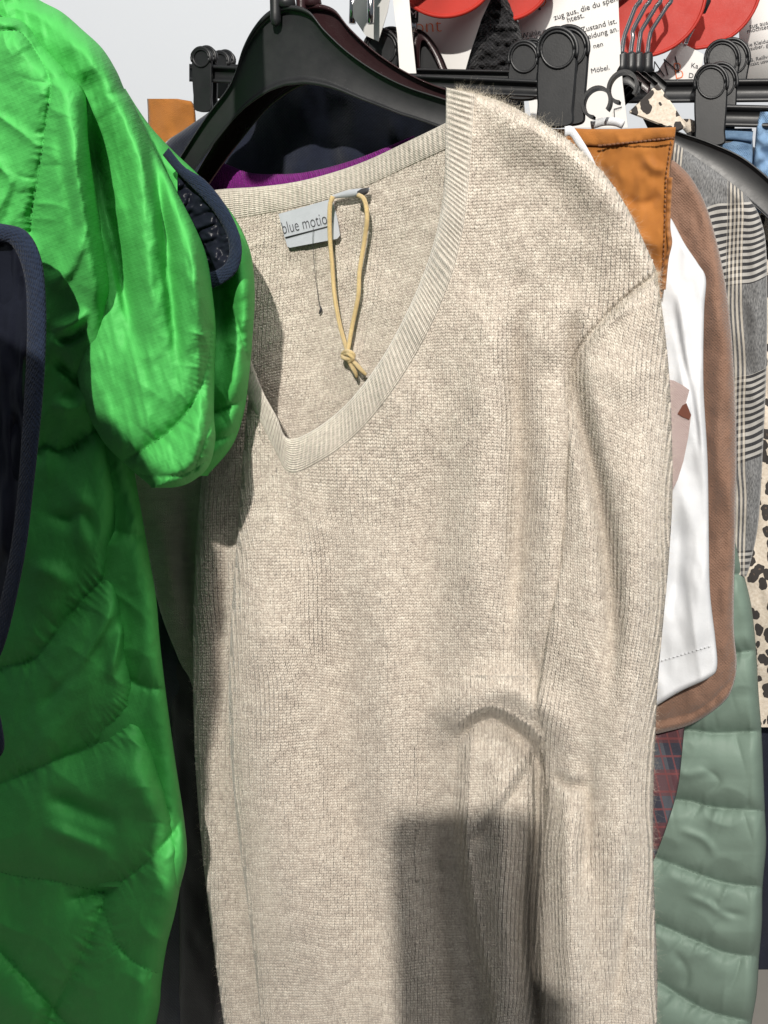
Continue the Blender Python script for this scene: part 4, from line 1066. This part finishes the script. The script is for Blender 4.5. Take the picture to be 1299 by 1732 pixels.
cloth('sleeve', [(-60, -40), (-60, 100), (60, 200), (90, 300), (110, 500), (130, 650), (170, 740), (215, 788), (255, 822)], [(20, -40), (62, -3), (104, 20), (139, 50), (173, 82), (197, 120), (211, 152), (226, 176), (262, 252), (298, 322), (330, 384), (350, 436), (360, 500), (365, 560), (363, 640), (362, 700), (364, 745), (352, 790), (318, 818), (285, 826)], -40, 825, gb, M['green'], jk, thick=0.04, step=2.4, roll=34, rdep=0.05)
seam_thread(gb, LAST['surf'], jk, M['greenthread'])
# near body
ga = Field(GS-0.012)
ga.add(wrinkles(231, 0.0045, 0.0016))
ga.add(lambda x, y: 0.08*np.clip((y-250)/600, 0, 1)**2*(3-2*np.clip((y-250)/600, 0, 1)))
ga.seam([(-40, 48), (0, 51), (35, 55), (66, 97), (85, 139), (80, 194), (68, 277), (56, 350), (52, 391)], 10, 16, 1.2, 22)
ga.seam([(50, 768), (80, 754), (100, 763), (139, 744), (173, 716), (205, 690)], 15, 24, 3.2, 18)
ga.seam([(-40, 1135), (0, 1128), (42, 1121), (62, 1111), (114, 1045), (156, 997), (215, 945)], 15, 26, 3.2, 20)
ga.seam([(-40, 1340), (0, 1325), (30, 1314), (89, 1288), (148, 1266), (185, 1240), (222, 1203), (255, 1133)], 16, 28, 3.0, 20)
ga.seam([(130, 1520), (177, 1506), (229, 1473), (266, 1440), (300, 1396), (320, 1340)], 15, 24, 3.4, 18)
ga.seam([(180, 1510), (155, 1580), (122, 1647), (92, 1706), (70, 1760)], 13, 22, 3.0, 18)
ga.seam([(-40, 1575), (0, 1610), (37, 1650), (89, 1706), (130, 1750)], 14, 24, 3.0, 18)
ga.seam([(-40, 1460), (20, 1480), (90, 1490), (177, 1510)], 7, 22, 2.5, 22)
ga.seam([(170, 1520), (200, 1600), (250, 1640), (300, 1650)], 6, 22, 2.5, 20)
ga.fold([(80, 490), (120, 450), (140, 380)], 9, 13); ga.fold([(85, 600), (130, 640), (160, 650)], -10, 10); ga.fold([(80, 680), (130, 690), (162, 640)], 9, 11)
ga.fold([(85, 560), (125, 545), (150, 520)], 8, 9); ga.fold([(90, 575), (125, 570), (150, 545)], -8, 7)
ga.fold([(120, 200), (130, 300), (150, 420), (165, 560)], 12, 24); ga.fold([(100, 170), (105, 260), (120, 350), (130, 440)], -8, 12)
ga.fold([(60, 860), (110, 880), (140, 870), (160, 920)], -6, 12); ga.fold([(130, 800), (140, 900), (150, 960)], 8, 18)
ga.fold([(40, 960), (90, 970), (130, 1000)], 7, 16); ga.fold([(90, 1170), (150, 1100), (200, 1010)], 8, 9); ga.fold([(60, 1210), (110, 1150), (160, 1080)], -6, 9)
ga.fold([(180, 1160), (200, 1090), (215, 1030)], 7, 9); ga.fold([(60, 1340), (140, 1370), (220, 1400)], -9, 16); ga.fold([(60, 1390), (130, 1420), (200, 1450)], 8, 14)
ga.fold([(170, 1300), (230, 1320), (260, 1400)], 9, 28)
GA_R = [(-30, -40), (0, 20), (40, 35), (80, 80), (120, 125), (146, 160), (150, 240), (163, 329), (180, 416), (194, 485), (201, 600), (199, 680), (192, 704), (194, 760), (201, 830), (204, 890), (200, 955), (206, 1000), (214, 1060), (227, 1120), (247, 1200), (264, 1280), (284, 1350), (303, 1400), (309, 1445), (306, 1490), (296, 1545), (282, 1600), (273, 1660), (270, 1700), (258, 1760)]
cloth('body', [(-140, -40), (-140, 1760)], GA_R, -40, 1760, ga, M['green'], jk, thick=0.05, step=2.6, roll=42, rdep=0.05)
seam_thread(ga, LAST['surf'], jk, M['greenthread'])
# navy bound edges
NB_R = [(-60, 372), (0, 378), (45, 392), (70, 440), (78, 520), (76, 620), (68, 720), (56, 830), (42, 940), (14, 1070), (-10, 1130), (-50, 1200)]
NB_L = [(-60, 405), (0, 408), (24, 420), (42, 470), (46, 540), (44, 620), (38, 720), (30, 830), (16, 940), (-10, 1060), (-34, 1110), (-70, 1170)]
band('edge_binding', NB_R, NB_L, band_profile(0.005, 0.006, 10), lambda X, Y: GS-0.030+0*X, M['navytrim'], jk, n=160)
lnf = Field(GS-0.026).add(lambda x, y: 0.003*fbm(x/22, y/120, 241, 2))
cloth('lining', [(-140, 395), (-140, 1150)], [(-20, 395), (30, 420), (50, 480), (54, 560), (50, 700), (38, 850), (20, 980), (-20, 1120), (-60, 1150)], 396, 1150, lnf, M['lining'], jk, thick=0.004, step=5, roll=6, rdep=0.002)
band('edge_binding', [(-40, 1190), (-6, 1200), (4, 1230), (6, 1270), (-20, 1300)], [(-60, 1200), (-20, 1205), (-12, 1232), (-12, 1265), (-40, 1290)], band_profile(0.006, 0.006, 8), lambda X, Y: GS-0.030+0*X, M['navytrim'], jk, n=40)
CB_O = [(285, 250), (312, 282), (346, 304), (380, 345), (402, 388), (409, 424), (402, 456), (382, 476), (356, 488), (330, 490)]
CB_I = [(275, 262), (300, 292), (330, 322), (360, 356), (382, 394), (388, 424), (382, 444), (368, 456), (350, 462), (330, 464)]
band('cuff_binding', CB_O, CB_I, band_profile(0.003, 0.004, 10), lambda X, Y: GS+0.080+0*X, M['navytrim'], jk, n=120)
clf = Field(GS+0.086).add(lambda x, y: 0.0025*ridged((x-y*0.35)/30, (y+x*0.35)/12, 251)+0.001*fbm(x/14, y/14, 255, 2))
cloth('cuff_lining', [(300, 285), (300, 470)], [(318, 285), (350, 318), (382, 366), (394, 410), (394, 440), (376, 470)], 286, 470, clf, M['lining'], jk, thick=0.004, step=2, roll=5, rdep=0.002)

# ================================================================== coat-shaped blocker added left of the frame, outline cut to shade the lower jacket
def shade_from(px, py, s, sb):
    p = W(px, py, s); d = LPOS-p
    k = (sb-(p[1]+KS*p[0]))/(d[1]+KS*d[0])
    q = p+k*d-CAM
    z = q@FWD
    return 649.5+FPX*(q@RGT)/z, 866-FPX*(q@UPV)/z
SB = 0.17
RO = [shade_from(x, y, GS+0.03, SB) for x, y in ((20, 640), (110, 690), (200, 735), (270, 790), (292, 880), (288, 1050), (290, 1250), (290, 1380), (258, 1450), (284, 1520), (284, 1620), (270, 1900))]
yt = RO[0][1]; yb = RO[-1][1]
coat = thing('shade_blocker', 'grey coat-shaped blocker added out of view left of the frame to shade the lower jacket', 'coat', W(RO[0][0], yb, SB))
cloth('body', [(RO[0][0]-20, yt), (RO[0][0]-260, yt+250), (-760, 900), (-520, 1500), (-420, yb)], RO, yt, yb, Field(SB).add(lambda x, y: 0.004*fbm(x/160, y/400, 301)), M['greywool'], coat, thick=0.03, step=14, roll=40, rdep=0.012)

# ================================================================== the photographer's phone and hand (they cast the shadow on the sweater)
ph = thing('phone', 'smartphone held up to take the picture, seen as a rounded shadow on the sweater', 'phone', CAM)
bm = bmesh.new()
w_, h_, r_ = 0.092, 0.158, 0.013
cx = -0.040; cy = -h_/2+0.020
P = []
for (sx, sy, a0) in ((1, 1, 0), (-1, 1, 90), (-1, -1, 180), (1, -1, 270)):
    for k in range(7):
        a = math.radians(a0+k*15)
        P.append((cx+sx*(w_/2-r_)+r_*math.cos(a), cy+sy*(h_/2-r_)+r_*math.sin(a)))
vsx = [bm.verts.new(CAM + x*RGT + y*UPV - 0.004*FWD) for x, y in P]
f = bm.faces.new(vsx); r = bmesh.ops.extrude_face_region(bm, geom=[f])
for v in r['geom']:
    if isinstance(v, bmesh.types.BMVert): v.co += Vector(-0.008*FWD)
bmesh.ops.recalc_face_normals(bm, faces=bm.faces[:])
me = bpy.data.meshes.new('phone_body'); bm.to_mesh(me); bm.free(); me.materials.append(M['phoneglass'])
link(bpy.data.objects.new('phone_body', me), ph)
def C3(x, y, z): return CAM + x*RGT + y*UPV + z*FWD
verts = [C3(0.075, -0.36, -0.16), C3(0.045, -0.20, -0.06), C3(0.022, -0.155, -0.038), C3(0.012, -0.115, -0.030), C3(-0.004, -0.098, -0.026)]
rad = [0.040, 0.030, 0.028, 0.026, 0.014]; edges = [(0, 1), (1, 2), (2, 3), (3, 4)]
for k, yy in enumerate((-0.066, -0.084, -0.102, -0.120)):   # four fingers round the far edge
    b0 = len(verts)
    verts += [C3(0.0, yy-0.012, -0.026), C3(-0.040, yy, -0.024), C3(-0.056, yy+0.002, -0.022), C3(-0.060, yy+0.004, -0.016)]
    rad += [0.010, 0.009, 0.0085, 0.007]; edges += [(3, b0), (b0, b0+1), (b0+1, b0+2), (b0+2, b0+3)]
b0 = len(verts)
verts += [C3(0.004, -0.092, -0.024), C3(-0.014, -0.078, -0.020), C3(-0.030, -0.066, -0.020)]; rad += [0.012, 0.010, 0.008]
edges += [(3, b0), (b0, b0+1), (b0+1, b0+2)]
me = bpy.data.meshes.new('person'); me.from_pydata([tuple(v) for v in verts], edges, [])
me.materials.append(M['skin'])
hand = bpy.data.objects.new('person', me); COL.objects.link(hand)
md = hand.modifiers.new('skin', 'SKIN')
for i, rr in enumerate(rad): me.skin_vertices[0].data[i].radius = (rr, rr)
me.skin_vertices[0].data[0].use_root = True
hand.modifiers.new('sub', 'SUBSURF').levels = 1
tag(hand, 'hand and forearm of the photographer holding the phone', 'person')
